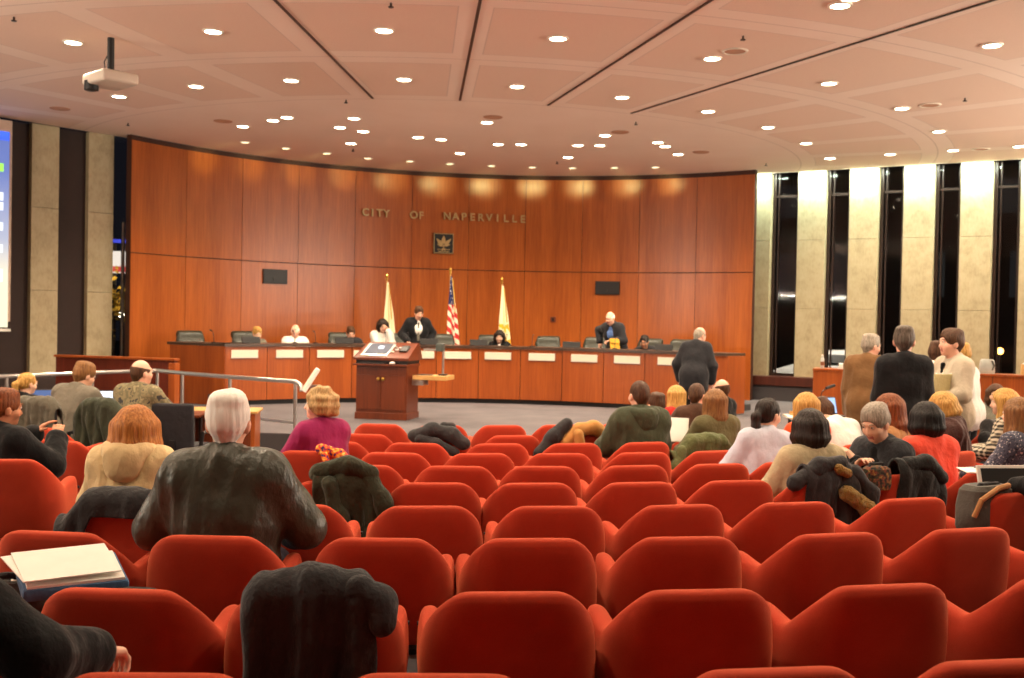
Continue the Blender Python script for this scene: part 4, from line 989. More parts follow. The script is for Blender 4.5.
def person(label, x, y, face, z=None, h=.012, seat=True, s=1.0, lean=0., side=0., twist=0., head=(0, 0, 0), hair=('short', 'brown'), skin='fair',
           top=('shirt', 'M', .014), over=None, legs='dark_trousers', shoes='black_shoe', RH=None, LH=None, rhint=(.7, -.5, -.5), lhint=(-.7, -.5, -.5),
           grip=(.5, .5), build=1.0, sleeve=1.0, hood=None, collar=None, glasses=False, features=True, hip=None, belly=0., skirt=0, kneel=.44, tie=None, neckdrop=0.):
    """face: rotation about z (0 looks along +y); hands RH/LH in body axes relative to the pelvis"""
    Z0 = floorz(x, y) if z is None else z
    P = A3((0, 0, (.50 if seat else .93))) if hip is None else A3(hip)
    sp_ = Rz(-twist) @ Ry(side) @ Rx(-lean)     # lean forward = towards +y
    def T(v): return P+sp_ @ A3(v)
    ux, uy, uz = sp_[:, 0], sp_[:, 1], sp_[:, 2]
    B = build
    nb_ = T((0, .0, .49)); hc = nb_+sp_ @ A3((0, .02, .045))
    RH_ = sp_*0+Rz(-head[0]) @ Rx(-head[1]) @ Ry(head[2])      # yaw to the right +, pitch forward +
    Hd = hc+RH_ @ A3((0, .015, .115))-A3((0, 0, neckdrop))
    def Hh(v): return Hd+RH_ @ A3(v)
    sh = {1: T((.150*B, 0, .435)), -1: T((-.150*B, 0, .435))}
    dR, dL = ((.16, .36, .16), (-.16, .36, .16)) if seat else ((.24, .02, -.12), (-.24, .02, -.12))
    hands = {1: P+A3(RH if RH is not None else dR), -1: P+A3(LH if LH is not None else dL)}
    if not seat:
        if RH is None: hands[1] = sh[1]+A3((.05, .05, -.54))
        if LH is None: hands[-1] = sh[-1]+A3((-.05, .05, -.54))
    el, wr = {}, {}
    for sd in (1, -1): el[sd], wr[sd] = two_bone(sh[sd], hands[sd], .29, .255, rhint if sd == 1 else lhint)
    if seat:
        kn = {sd: A3((.12*sd, .44, P[2]-.03)) for sd in (1, -1)}; an = {sd: A3((.12*sd, kneel, .09)) for sd in (1, -1)}
    else:
        kn = {sd: A3((.10*sd, .03, .49)) for sd in (1, -1)}; an = {sd: A3((.11*sd, -.02, .09)) for sd in (1, -1)}
    hipj = {sd: P+A3((.09*sd, 0, -.01)) for sd in (1, -1)}
    ht = []                                                     # hand prims: (kind, args)
    def torso(D, e, m=0, upto=.44):
        D.cap(P+A3((-.06, 0, 0)), P+A3((.06, 0, 0)), .122+e, None, .06, m)
        for sd in (1, -1):
            D.cap(P+A3((.045*sd, 0, .02)), T((.062*sd*B, .01, .30)), .108*B+e+belly*.3, .112*B+e, .07, m, uy, 1.08)
            D.cap(T((.062*sd*B, .01, .28)), T((.085*sd*B, -.005, .385)), .108*B+e, .080*B+e, .06, m, uy, 1.1)
            D.cap(T((.03*sd, -.01, .468)), sh[sd], .050+e, .054+e, .07, m)
        if belly: D.ell(T((0, .09, .12)), (.13, .10+belly, .13), sp_, .06, m)
    def arm(D, e, sd, m=0, frac=1.0, cuff=0):
        D.cap(sh[sd], el[sd], .056*B+e, .044+e, .05, m)
        w_ = el[sd]+(wr[sd]-el[sd])*frac; D.cap(el[sd], w_, .043+e, .030+e+cuff, .03, m)
    def leg(D, e, sd, m=0, lower=True):
        D.cap(hipj[sd], kn[sd], .088+e, .060+e, .05, m)
        if lower: D.cap(kn[sd], an[sd], .056+e, .038+e, .04, m)
    # ---- body: one continuous surface
    D = SDF(h); torso(D, -.004)
    for sd in (1, -1): arm(D, -.002, sd); leg(D, -.006, sd); D.cap(an[sd]+A3((0, -.03, -.045)), an[sd]+A3((.02*sd, .14, -.055)), .036, .028, .03)
    D.cap(nb_-uz*.04, hc+RH_ @ A3((0, .0, .05)), .060*(.92+.08*B), .055, .03)
    D.ell(Hh((0, -.012, .025)), (.076, .095, .096), RH_, .03); D.ell(Hh((0, .03, -.045)), (.058, .066, .072), RH_, .04)
    if features:
        D.ell(Hh((0, .07, -.095)), (.026, .022, .02), RH_, .025)                                 # chin
        D.cap(Hh((0, .083, .012)), Hh((0, .106, -.032)), .010, .014, .016)                       # nose
        for sd in (1, -1):
            D.ell(Hh((.082*sd, -.008, -.02)), (.011, .022, .033), RH_ @ Ry(.15*sd), .01)         # ears
            D.ell(Hh((.045*sd, .06, -.035)), (.024, .024, .024), RH_, .03)                       # cheeks
            D.ell(Hh((.032*sd, .094, .010)), (.018, .012, .011), RH_, .012, 0, True)             # sockets
            D.ell(Hh((.032*sd, .08, .010)), (.0135, .0135, .0115), RH_, .006)
        D.cap(Hh((-.03, .082, .03)), Hh((.03, .082, .03)), .012, None, .02)                      # brow
        D.cap(Hh((-.019, .083, -.068)), Hh((.019, .083, -.068)), .009, None, .008, 1); D.cap(Hh((-.016, .083, -.077)), Hh((.016, .083, -.077)), .009, None, .008, 1)
    for sd in (1, -1):
        f_ = wr[sd]-el[sd]; f_ /= np.linalg.norm(f_); up_ = A3((0, 0, 1)); lat = np.cross(f_, up_)
        if np.linalg.norm(lat) < .2: lat = A3((1, 0, 0))*1.0
        lat /= np.linalg.norm(lat); nrm = np.cross(lat, f_)       # back of the hand
        g = grip[0 if sd == 1 else 1]; W = wr[sd]
        D.cap(W, W+f_*.03, .028, .03, .02, 0, nrm, 1.3)
        for q in (-.027, -.009, .009, .027): D.cap(W+f_*.02+lat*q*.6, W+f_*.085+lat*q, .0135, .012, .014)
        for i, (q, ln) in enumerate(((-.030, .062), (-.010, .074), (.010, .078), (.029, .068))):
            q_ = q if sd == 1 else -q; ln = ln
            p0 = W+f_*.085+lat*q_; bend = 0; dd = f_
            for j, fr in enumerate((.45, .32, .25)):
                bend += g*(.75 if j else .6)*(1+.12*(i-1.5)); dd = f_*cos(bend)-nrm*sin(bend); p1 = p0+dd*ln*fr*1.15+lat*q_*.05
                D.cap(p0, p1, .0092-.0008*j, .0085-.0008*j, .005); p0 = p1
        ts_ = lat*(-1 if sd == 1 else 1)
        t0 = W+f_*.025+ts_*.026; t1 = t0+f_*.032+ts_*.026-nrm*.012; t2 = t1+f_*.030+ts_*(.006-.02*g)-nrm*(.006+.02*g)
        D.cap(t0, t1, .0125, .0105, .012); D.cap(t1, t2, .0102, .0088, .005)
    me = D.mesh('body'); o = link('person', me, [skinmat(skin), lipmat()])
    o.location = (x, y, Z0); o.rotation_euler = (0, 0, face); o.scale = (s, s, s); tag(o, label, 'person')
    # ---- clothing
    hb = min(h*1.15, .014) if h < .012 else h
    def garment(name, mt, e, frac=1.0, hem=.0, op=False, arms=True, cuff=.004, wr_amp=.006, sd_=1):
        G = SDF(hb); torso(G, e)
        if arms:
            for sd in (1, -1): arm(G, e, sd, 0, frac, cuff)
        if hem:
            for sd in (1, -1): G.cap(P+A3((.06*sd, 0, 0)), P+A3((.075*sd, .0 if not seat else .05, -hem)), .115+e, .12+e, .06)
        cz = .472 if not op else .465
        G.cap(T((0, 0, .44)), nb_+sp_ @ A3((0, -.012, .0)), .075+e, .062+e*.6, .03)
        G.cap(hc-uz*.01, hc+RH_ @ A3((0, .03, .14)), .052+e*.3, .055, .008, 0, None, 1, True)                                  # neck opening
        if op: G.cap(T((0, .22, .48)), T((0, .21, .12)), .145, .06, .01, 0, None, 1, True)                                       # open front
        mm = G.mesh(name, wrinkle(wr_amp, seed=sd_)); return link(name, mm, mt, o)
    kind, mt, e = top
    garment(kind, MATS[mt] if isinstance(mt, str) else mt, e, sleeve, 0 if seat else .06)
    if over:
        kd, mo, e2, opn = over[:4]; garment(kd, MATS[mo], e2, over[4] if len(over) > 4 else .96, .10 if seat else .16, opn, True, .008, over[5] if len(over) > 5 else .006, 2)
    mtop = MATS[over[1]] if over else MATS[mt]
    if hood:
        G = SDF(hb); n_ = 9
        for i in range(n_-1):
            t0, t1 = [(-1.25+2.5*j/(n_-1)) for j in (i, i+1)]
            q = lambda t: nb_+sp_ @ A3((.115*sin(t)*B, -.015-.085*cos(t), .03-.035*cos(t)))
            G.cap(q(t0), q(t1), .036+.014*cos(t0), .036+.014*cos(t1), .03)
        G.ell(nb_+sp_ @ A3((0, -.115, -.06)), (.105, .05, .095), sp_, .05); link('hood', G.mesh('hood', wrinkle(.006, seed=5)), MATS[hood], o)
    if collar:
        G = SDF(min(hb, .009)); n_ = 11
        for i in range(n_-1):
            t0, t1 = [(-2.5+5.0*j/(n_-1)) for j in (i, i+1)]
            q = lambda t: nb_+sp_ @ A3((.066*sin(t), .0-.062*cos(t), .012-.022*(1-cos(t))))
            G.cap(q(t0), q(t1), .019, None, .012)
        link('collar', G.mesh('collar'), MATS[collar], o)
    if tie:
        G = SDF(.007); G.cap(T((0, .125, .42)), T((0, .15, .1)), .016, .03, .005, 0, uy, 2.4); G.cap(T((0, .115, .445)), T((0, .125, .415)), .022, .015, .005); link('tie', G.mesh('tie'), MATS[tie], o)
    G = SDF(max(hb, .012)); G.cap(P+A3((-.07, 0, -.01)), P+A3((.07, 0, -.01)), .128, None, .06)
    for sd in (1, -1): leg(G, .014, sd)
    link('trousers', G.mesh('trousers', wrinkle(.003, seed=9)), MATS[legs], o)
    for sd in (1, -1):
        G = SDF(.012); a_ = an[sd]; G.cap(a_+A3((0, -.04, -.05)), a_+A3((.02*sd, .15, -.058)), .046, .036, .03); G.cap(a_+A3((0, -.01, -.04)), a_+A3((0, -.01, .02)), .048, .046, .02); G.plane(a_+A3((0, 0, -.085)), (0, 0, -1))
        link('shoe', G.mesh('shoe'), MATS[shoes], o)
    # ---- hair
    st, hc_ = hair; hmx = hm(hc_); G = SDF(min(hb, .01)); amp = .003
    cut = lambda: (G.ell(Hh((0, .125, -.05)), (.085, .085, .105), RH_, .02, 0, True), G.ell(Hh((0, .11, .01)), (.058, .05, .045), RH_, .015, 0, True))
    if st in ('short', 'buzz', 'mens'):
        e = {'short': .012, 'buzz': .004, 'mens': .016}[st]
        G.ell(Hh((0, -.014, .030)), (.078+e, .097+e, .094+e*.9), RH_, .02); [G.ell(Hh((.03*cos(q_*1.3), -.02+.05*sin(q_*2.1), .095)), (.04, .045, .028), RH_, .03) for q_ in range(6 if st != 'buzz' else 0)]; G.cap(Hh((0, -.055, -.02)), Hh((0, -.05, -.06)), .058+e*.4, .045, .03)
        cut(); [G.ell(Hh((.088*sd, .02, -.055)), (.03, .05, .05), RH_, .012, 0, True) for sd in (1, -1)]
    elif st == 'bald':
        G.ell(Hh((0, -.012, .025)), (.0815, .1005, .1015), RH_, .02); G.cap(Hh((0, -.055, -.02)), Hh((0, -.05, -.06)), .056, .045, .03)
        G.ell(Hh((0, .03, .125)), (.125, .16, .10), RH_, .012, 0, True); cut()
        [G.ell(Hh((.088*sd, .03, -.055)), (.03, .05, .05), RH_, .012, 0, True) for sd in (1, -1)]
    elif st in ('bob', 'long', 'ponytail', 'curly', 'chin'):
        ln = {'bob': -.13, 'long': -.27, 'ponytail': -.03, 'curly': -.05, 'chin': -.105}[st]; vol = {'bob': .028, 'long': .02, 'ponytail': .008, 'curly': .03, 'chin': .022}[st]
        G.ell(Hh((0, -.016, .028)), (.080+vol, .098+vol, .092+vol*.8), RH_, .03)
        if st == 'ponytail':
            G.ell(Hh((0, -.05, -.02)), (.07, .06, .06), RH_, .03); q0, q1, q2, q3 = Hh((0, -.11, .0)), Hh((0, -.15, -.03)), Hh((.0, -.14, -.11)), Hh((.0, -.125, -.2)); G.cap(q0, q1, .03, .034, .02); G.cap(q1, q2, .036, .034, .02); G.cap(q2, q3, .034, .012, .02)
        else:
            nn = 13
            for i in range(nn):
                t = -2.05+4.1*i/(nn-1); xx, yy = (.066+vol*.9)*sin(t), -.014-(.075+vol*.9)*cos(t)
                wav = .006*sin(i*2.3); fl = 1.10 if st in ('bob', 'chin') else 1.02
                lz = ln*(1-.12*abs(sin(t*1.5)))-.012*sin(i*1.7)
                if st == 'curly': lz = -.055-.02*cos(t)
                if st == 'long' and abs(t) > 1.4: lz *= .92
                G.cap(Hh((xx, yy, .03)), Hh((xx*fl+wav, yy*fl, lz*.55)), .026+vol*.2, .030, .03); G.cap(Hh((xx*fl+wav, yy*fl, lz*.55)), Hh((xx*(fl-.08), yy*(fl-.03), lz)), .030, .016, .03)
            G.ell(Hh((0, -.06, ln*.45)), (.07+vol*.3, .045, abs(ln)*.55+.02), RH_, .04)
        cut()
        G.ell(Hh((0, .10, -.09)), (.055, .07, .10), RH_, .02, 0, True)
        amp = .010 if st == 'curly' else .004
    def hdisp(v):
        d = v-Hd; L_ = np.linalg.norm(d, axis=1)[:, None]; lc = d @ RH_; a_ = np.arctan2(lc[:, 0], -lc[:, 1])
        if st == 'curly': w_ = np.sin(lc[:, 0]*95)+np.sin(lc[:, 1]*88+1)+np.sin(lc[:, 2]*92+2)
        else: w_ = np.sin(a_*23+lc[:, 2]*14)+.7*np.sin(a_*41+1+lc[:, 2]*-9)+.5*np.sin(lc[:, 0]*60+lc[:, 1]*40)
        return v+d/np.maximum(L_, 1e-4)*(amp*w_/2)[:, None]
    if st != 'none': link('hair', G.mesh('hair', hdisp), hmx, o)
    if features and h <= .0135:
        for sd in (1, -1):
            bm = bmesh.new(); bmesh.ops.create_uvsphere(bm, u_segments=12, v_segments=8, radius=.0118)
            for f_ in bm.faces: f_.material_index = 1 if f_.calc_center_median().y > .0085 else 0
            e_ = mesh_bm(bm, 'eye', [mat('eye_white', rgb(230, 222, 214), .3), mat('iris_brown', rgb(50, 32, 22), .2)], o, angle=90)
            m4 = Matrix([list(RH_[i])+[0] for i in range(3)]+[[0, 0, 0, 1]]); m4.translation = Vector(Hh((.032*sd, .0855, .010))); e_.matrix_local = m4
            bm = bmesh.new(); tube(bm, [Vector(Hh((.016*sd, .098, .030))), Vector(Hh((.034*sd, .096, .036))), Vector(Hh((.052*sd, .083, .030)))], [.003, .0042, .002], 6)
            mesh_bm(bm, 'eyebrow', hm('grey' if hc_ == 'white' else hc_), o, angle=60)
    if glasses:
        bm = bmesh.new()
        for sd in (1, -1):
            tube(bm, [Vector(Hh((.033*sd+.022*cos(t), .108, .008+.017*sin(t)))) for t in np.linspace(0, 2*pi, 15)], .0022, 6)
            tube(bm, [Vector(Hh((.055*sd, .105, .012))), Vector(Hh((.082*sd, .05, .012))), Vector(Hh((.086*sd, -.01, .008)))], .002, 6)
        tube(bm, [Vector(Hh((-.012, .110, .012))), Vector(Hh((.012, .110, .012)))], .002, 6); mesh_bm(bm, 'glasses', M_black, o)
    return o, dict(P=P, Hd=Hd, wr=wr, el=el, sh=sh, T=T)
def world_of(o, v): return Matrix.Translation(o.location) @ Matrix.Rotation(o.rotation_euler.z, 4, 'Z') @ (Vector(v)*o.scale[0])
# ================================================================ cloths
for n_, c_, kw in (('dark_trousers', (34, 34, 40), {}), ('black_cloth', (20, 20, 22), {}), ('charcoal_suit', (40, 40, 44), {}), ('black_suit', (24, 24, 27), {}), ('white_cloth', (232, 228, 222), {}),
    ('cream_fleece', (222, 196, 148), dict(bmp=.5)), ('olive_hoodie', (66, 72, 54), dict(bmp=.5)), ('olive_sweater', (98, 92, 62), dict(bmp=.5)), ('beige_sweater', (188, 174, 140), dict(bmp=.5)),
    ('pale_blue_shirt', (196, 200, 216), {}), ('coral_top', (238, 84, 62), {}), ('orange_top', (214, 84, 40), {}), ('red_top', (178, 40, 34), {}), ('grey_sweater', (112, 106, 94), dict(bmp=.6)),
    ('grey_cardigan', (52, 54, 58), dict(bmp=.5)), ('purple_jacket', (142, 32, 84), {}), ('tan_jacket', (116, 84, 52), {}), ('tan_top', (176, 130, 84), {}), ('navy_jacket', (34, 36, 54), {}), ('brown_jacket', (74, 50, 36), {}),
    ('brown_puffer', (70, 46, 42), dict(bmp=1.0, bscale=10)), ('grey_jacket', (120, 116, 102), {}), ('stone_shirt', (188, 176, 156), {}), ('blue_jeans', (52, 60, 78), {}), ('blue_shirt', (92, 122, 180), {}),
    ('olive_coat', (92, 98, 62), dict(bmp=.8)), ('grey_coat', (96, 92, 80), dict(bmp=.8)), ('black_coat', (54, 54, 56), dict(bmp=.6)), ('dark_green_coat', (58, 62, 48), dict(bmp=.8)), ('charcoal_coat', (40, 42, 42), dict(bmp=.6)),
    ('tan_coat', (186, 136, 76), {}), ('red_cloth', (200, 36, 34), {}), ('gold_fur', (158, 126, 62), dict(bmp=1.0, bscale=70)), ('grey_bag', (84, 82, 76), {}), ('blue_folder', (70, 104, 140), {})):
    fabric(n_, rgb(*c_), **kw)
mat('black_shoe', rgb(20, 18, 18), .4, 0, .1)
mat('black_leather', rgb(62, 64, 55), .38, 0, .12, 6, .5, 9, 0, .45, (1, 1, .6), .05)
def pattern(name, cols, kind, scale):
    m, nt, b = newmat(name); v = coords(nt)
    if kind == 'plaid':
        w = []
        for i, sc_ in enumerate(((scale, 0, scale*.2), (0, scale*.3, scale))):
            t = N(nt, 'ShaderNodeTexWave'); t.bands_direction = 'X' if i == 0 else 'Z'; t.inputs['Scale'].default_value = scale; L(nt, v, t.inputs['Vector']); w.append(t.outputs['Fac'])
        mm = N(nt, 'ShaderNodeMath'); mm.operation = 'ADD'; L(nt, w[0], mm.inputs[0]); L(nt, w[1], mm.inputs[1]); m2 = N(nt, 'ShaderNodeMath'); m2.operation = 'MULTIPLY'; m2.inputs[1].default_value = .5; L(nt, mm.outputs[0], m2.inputs[0]); f = m2.outputs[0]
    else: f = noise(nt, v, scale, 3, .5)
    k = len(cols); r = N(nt, 'ShaderNodeValToRGB'); r.color_ramp.interpolation = 'CONSTANT'; e = r.color_ramp.elements
    while len(e) < k: e.new(.5)
    for i, (el, c) in enumerate(zip(e, cols)): el.position = 0 if i == 0 else .40+.22*(i-1)/max(1, k-2); el.color = c
    L(nt, f, r.inputs[0]); L(nt, r.outputs[0], b.inputs['Base Color']); b.inputs['Roughness'].default_value = .85; bump(nt, b, noise(nt, v, 14, 4), .4, .01)
pattern('camo_sweater', [rgb(52, 50, 50), rgb(128, 116, 84), rgb(104, 96, 70), rgb(150, 138, 104)], 'n', 17)
pattern('plaid_shirt', [rgb(40, 40, 40), rgb(150, 140, 120), rgb(205, 196, 176)], 'plaid', 9)
pattern('speckled_top', [rgb(30, 32, 44), rgb(70, 72, 90), rgb(190, 186, 184)], 'n', 60)
pattern('floral_scarf', [rgb(60, 40, 90), rgb(214, 60, 40), rgb(236, 150, 40), rgb(240, 210, 120)], 'n', 38)
pattern('dark_floral', [rgb(24, 22, 22), rgb(60, 56, 34), rgb(120, 60, 40), rgb(150, 130, 60)], 'n', 46)
def px_local(px, depth, x, y, face, pel, s=1.0):
    w_ = aty(px[0], px[1], depth); q = Matrix.Rotation(-face, 3, 'Z') @ Vector((w_.x-x, w_.y-y, w_.z-floorz(x, y)))
    return (q.x/s-pel[0], q.y/s-pel[1], q.z/s-pel[2])
def at_seat(row, u, fwd=.0, side=0):
    x, y, a = seatpos(row, u); return x-sin(a)*fwd*1+cos(a)*side, y+cos(a)*fwd+sin(a)*side, a
def seated(label, row, u, turn=0., fwd=.02, **kw):
    R_ = ROWS[row]-.27-fwd; d = ray(u, 420); k = d[0]/d[1]
    a = 1+k*k; bq = -2*(k*SC[0]+SC[1]); cq = SC[0]**2+SC[1]**2-R_*R_
    y = (-bq-sqrt(max(0, bq*bq-4*a*cq)))/(2*a); x = k*y
    return person(label, x, y, atan2(x-SC[0], SC[1]-y)+turn, **kw)

# ---------------------------------------------------------------- audience, left block
seated('white-haired person in a black leather jacket seated with back to the camera', 'B', 228, .06, s=1.1, h=.009, hair=('short', 'white'), skin='pink', top=('shirt', 'black_cloth', .012), over=('leather_jacket', 'black_leather', .04, False, 1.0, .008), build=1.08, legs='blue_jeans', collar='black_leather', RH=(.24, .32, .14), LH=(-.22, .32, .14), lean=.05, side=-.02)
seated('person with red-blonde bobbed hair in a cream hoodie, seated on the left', 'C', 131, .0, h=.009, hair=('bob', 'strawberry'), top=('hoodie', 'cream_fleece', .03), hood='cream_fleece', lean=.06, s=1.03, neckdrop=.05)
x, y = -3.44, 7.0
person('person in a black jacket with raised clasped hands at the left edge', x, y, -.25, h=.008, hair=('short', 'auburn'), skin='tan', top=('shirt', 'red_top', .014), over=('jacket', 'black_cloth', .035, False), collar='red_top', RH=(.20, .36, .42), LH=(.0, .38, .44), head=(.5, .1, 0), lean=.06, rhint=(.6, .2, -.8), lhint=(-.4, .2, -.9), grip=(.35, .35))
seated('person in a magenta jacket with short curly blonde hair, turned to the left', 'F', 323, .85, h=.010, hair=('curly', 'lightblonde'), top=('shirt', 'purple_jacket', .014), over=('jacket', 'purple_jacket', .03, False), collar='purple_jacket', head=(-.85, -.02, 0), lean=.02, build=1.05)
def pxx(u, y): return aty(u, 390, y).x
# journalists at the press table
person('person with a blonde ponytail and dark top beside the blue laptop', pxx(19, 11.5), 11.5, -.25, h=.012, hair=('ponytail', 'blonde'), top=('sweater', 'black_cloth', .018), head=(.35, .15, 0), lean=.15, s=.95, RH=(.12, .34, .22), LH=(-.12, .34, .22))
person('person in a grey sweater leaning over the press table', pxx(66, 11.2), 11.2, -.3, h=.012, hair=('mens', 'lightbrown'), top=('sweater', 'grey_sweater', .03), head=(.35, .3, 0), lean=.28, side=.06, s=1.08, build=1.15, legs='blue_jeans', RH=(.2, .5, .2), LH=(-.12, .48, .22), glasses=True)
person('balding person in a camouflage patterned sweater beside the bright laptop', pxx(135, 11.2), 11.2, -.35, h=.012, hair=('bald', 'brown'), skin='pink', top=('sweater', 'camo_sweater', .03), head=(.35, .0, 0), lean=.1, build=1.15, RH=(.22, .45, .2), LH=(-.1, .45, .22), s=1.1)
# bottom left corner: arm of a person in black
person('person in a black fleece at the bottom left corner, only shoulder and hand showing', -1.62, 2.70, -.1, s=1.05, h=.006, hair=('short', 'dark'), top=('fleece', 'black_cloth', .035), RH=px_local((97, 652), 2.98, -1.62, 2.70, -.1, (0, 0, .5), 1.05), LH=(-.1, .34, .16), rhint=(.9, -.3, -.6), grip=(.9, .6), lean=.06, sleeve=.84, build=1.02)

# ---------------------------------------------------------------- audience, centre right
seated('dark-haired person in an olive green hooded jacket, back to the camera', 'G', 641, .0, h=.010, hair=('buzz', 'brown'), skin='pink', top=('shirt', 'white_cloth', .012), over=('hooded_jacket', 'olive_hoodie', .045, False, .98, .008), hood='olive_hoodie', build=1.12, s=1.05, lean=.02, collar='white_cloth')
seated('small dark-haired person mostly hidden beside the green hoodie', 'H', 657, 0, h=.012, hair=('short', 'brown'), top=('shirt', 'brown_jacket', .02), s=.93)
seated('person with long blonde hair and a red top in the front row', 'I', 677, 0, h=.011, hair=('long', 'blonde'), top=('top', 'red_top', .02), s=.93)
seated('person with cropped brown hair in a brown jacket, turned to the right', 'H', 697, -.5, h=.011, hair=('buzz', 'brown'), skin='pink', top=('shirt', 'brown_jacket', .015), over=('jacket', 'brown_jacket', .035, False), head=(.6, .1, 0), lean=.1, fwd=.12)
seated('person with straight light brown hair in an olive sweater', 'G', 717, .02, h=.010, hair=('long', 'lightbrown'), top=('sweater', 'olive_sweater', .03), build=1.1, s=.98, lean=.03)
seated('bald person with a dark glasses strap in the front row', 'I', 723, -.05, h=.011, hair=('bald', 'brown'), skin='pink', top=('jacket', 'black_cloth', .03), glasses=True, s=.97)
seated('person with a dark ponytail in a pale blue shirt', 'E', 768, -.12, h=.010, hair=('ponytail', 'dark'), top=('shirt', 'pale_blue_shirt', .026), head=(1.15, .1, 0), lean=.2, side=.1, build=1.02, RH=(.25, .4, .2))
seated('person with golden blonde hair in orange behind the ponytail', 'F', 808, -.1, h=.011, hair=('long', 'blonde'), top=('top', 'orange_top', .02), head=(.1, .05, 0), s=.98)
seated('person with chin-length dark hair in a beige sweater, seen from behind', 'D', 814, -.05, s=.96, h=.009, hair=('bob', 'dark'), top=('sweater', 'beige_sweater', .03), build=1.1, lean=.05, fwd=.04)
def seat_xy(row, u, fwd):
    R_ = ROWS[row]-.27-fwd; d = ray(u, 420); k = d[0]/d[1]
    a = 1+k*k; bq = -2*(k*SC[0]+SC[1]); cq = SC[0]**2+SC[1]**2-R_*R_
    y = (-bq-sqrt(max(0, bq*bq-4*a*cq)))/(2*a); return k*y, y, atan2(k*y-SC[0], SC[1]-y)
_x, _y, _a = seat_xy('D', 886, .08); _a += 1.75
person('grey-haired person in a dark cardigan looking down at their hands', _x, _y, _a, h=.0075, hair=('mens', 'grey'), top=('top', 'black_cloth', .010), over=('cardigan', 'grey_cardigan', .024, True, .55), head=(-.05, .42, 0), RH=px_local((858, 465), _y-.16, _x, _y, _a, (0, 0, .5)), LH=px_local((856, 461), _y-.02, _x, _y, _a, (0, 0, .5)), grip=(.55, .55), rhint=(.8, -.3, -.6), lhint=(-.8, -.3, -.6), lean=.08)
seated('person in a white shirt bent forward behind the grey-haired person', 'F', 854, -.1, h=.011, hair=('short', 'brown'), top=('shirt', 'white_cloth', .03), lean=.5, head=(-.2, .8, 0), build=1.1, fwd=.05)
seated('person with long auburn hair in a tan top', 'E', 897, .2, h=.010, hair=('long', 'auburn'), top=('top', 'tan_top', .02), head=(-.75, .15, 0), lean=.05)
seated('person with dark bobbed hair in a bright coral top', 'D', 934, -.03, s=.99, h=.009, hair=('chin', 'black'), top=('top', 'coral_top', .03), build=1.1, lean=.1, fwd=.04)
seated('person with blonde hair in a brown puffy jacket', 'E', 957, .55, h=.009, hair=('chin', 'blonde'), top=('top', 'orange_top', .014), over=('puffer_jacket', 'brown_puffer', .055, False, 1.0, .012), head=(-.5, .3, 0), lean=.12, fwd=.1)
seated('person with dark brown hair in a grey jacket, in profile facing left', 'F', 996, 1.0, h=.010, hair=('bob', 'brown'), top=('jacket', 'grey_jacket', .025), head=(-.5, .05, 0), s=.92)
seated('person with wavy blonde hair in a black and white plaid shirt', 'E', 1014, .2, h=.011, hair=('long', 'blonde'), top=('shirt', 'plaid_shirt', .03), head=(-.2, .05, 0), lean=.1)
seated('person with long light brown hair in a speckled dark top at the right edge', 'D', 1025, .1, h=.010, hair=('long', 'lightbrown'), top=('top', 'speckled_top', .025), lean=.05)
_x, _y = 3.52, 6.05
person('person beyond the right edge, only a dark sleeve and hand on a grey bag showing', _x, _y, .25, h=.0075, hair=('short', 'dark'), top=('jacket', 'black_cloth', .03), LH=px_local((1016, 488), 6.2, _x, _y, .25, (0, 0, .5)), lhint=(-.3, -.7, .1), grip=(.5, .8))
# at the staff table
person('person with brown hair in a navy jacket working at the open laptop', 4.55, 12.55, .35, h=.012, hair=('chin', 'brown'), top=('jacket', 'navy_jacket', .03), head=(-.3, .2, 0), lean=.18, LH=(-.28, .42, .24), RH=(-.0, .42, .24), grip=(.4, .4))

# ---------------------------------------------------------------- standing group on the right
def standing(label, u, v_top, y, face, height=1.76, **kw):
    d = aty(u, v_top, y); return person(label, d.x, d.y, face, seat=False, s=height/1.71, **kw)
Y0 = 9.9
standing('standing person in a black suit with back to the camera', 905, 331, Y0, -.05, 1.86, h=.010, hair=('short', 'salt'), skin='pink', top=('shirt', 'white_cloth', .012), over=('suit_jacket', 'black_suit', .032, False, .96, .004), legs='black_cloth', collar='white_cloth', build=1.0, head=(.35, .1, 0))
standing('standing grey-haired person in a brown jacket, turned to the right', 868, 341, 12.4, -.5, 1.80, h=.011, hair=('short', 'grey'), skin='pink', top=('shirt', 'stone_shirt', .012), over=('jacket', 'tan_jacket', .035, False), head=(.75, .15, 0), build=1.08, lean=.08)
o18, g18 = standing('smiling standing person in a pale shirt and dark tie holding a folder', 955, 331, 10.6, 1.75, 1.84, h=.009, hair=('mens', 'brown'), skin='pink', top=('shirt', 'stone_shirt', .028), legs='black_cloth', collar='stone_shirt', tie='black_cloth', LH=(-.08, .24, .12), RH=(.10, .26, .10), rhint=(.8, -.5, -.4), lhint=(-.8, -.4, -.4), grip=(.8, .8), head=(.1, .02, 0), build=1.0)
standing('standing dark-haired person in a white shirt between two others', 931, 343, 11.6, -1.1, 1.72, h=.011, hair=('mens', 'brown'), skin='tan', top=('shirt', 'white_cloth', .028), head=(.3, .2, 0), lean=.12, side=0, legs='dark_trousers', collar='white_cloth')
standing('person in white partly hidden behind the one holding a folder', 969, 351, 11.5, .8, 1.70, h=.012, hair=('short', 'blonde'), top=('shirt', 'white_cloth', .03), lean=.1, head=(-.4, .1, 0), legs='dark_trousers')
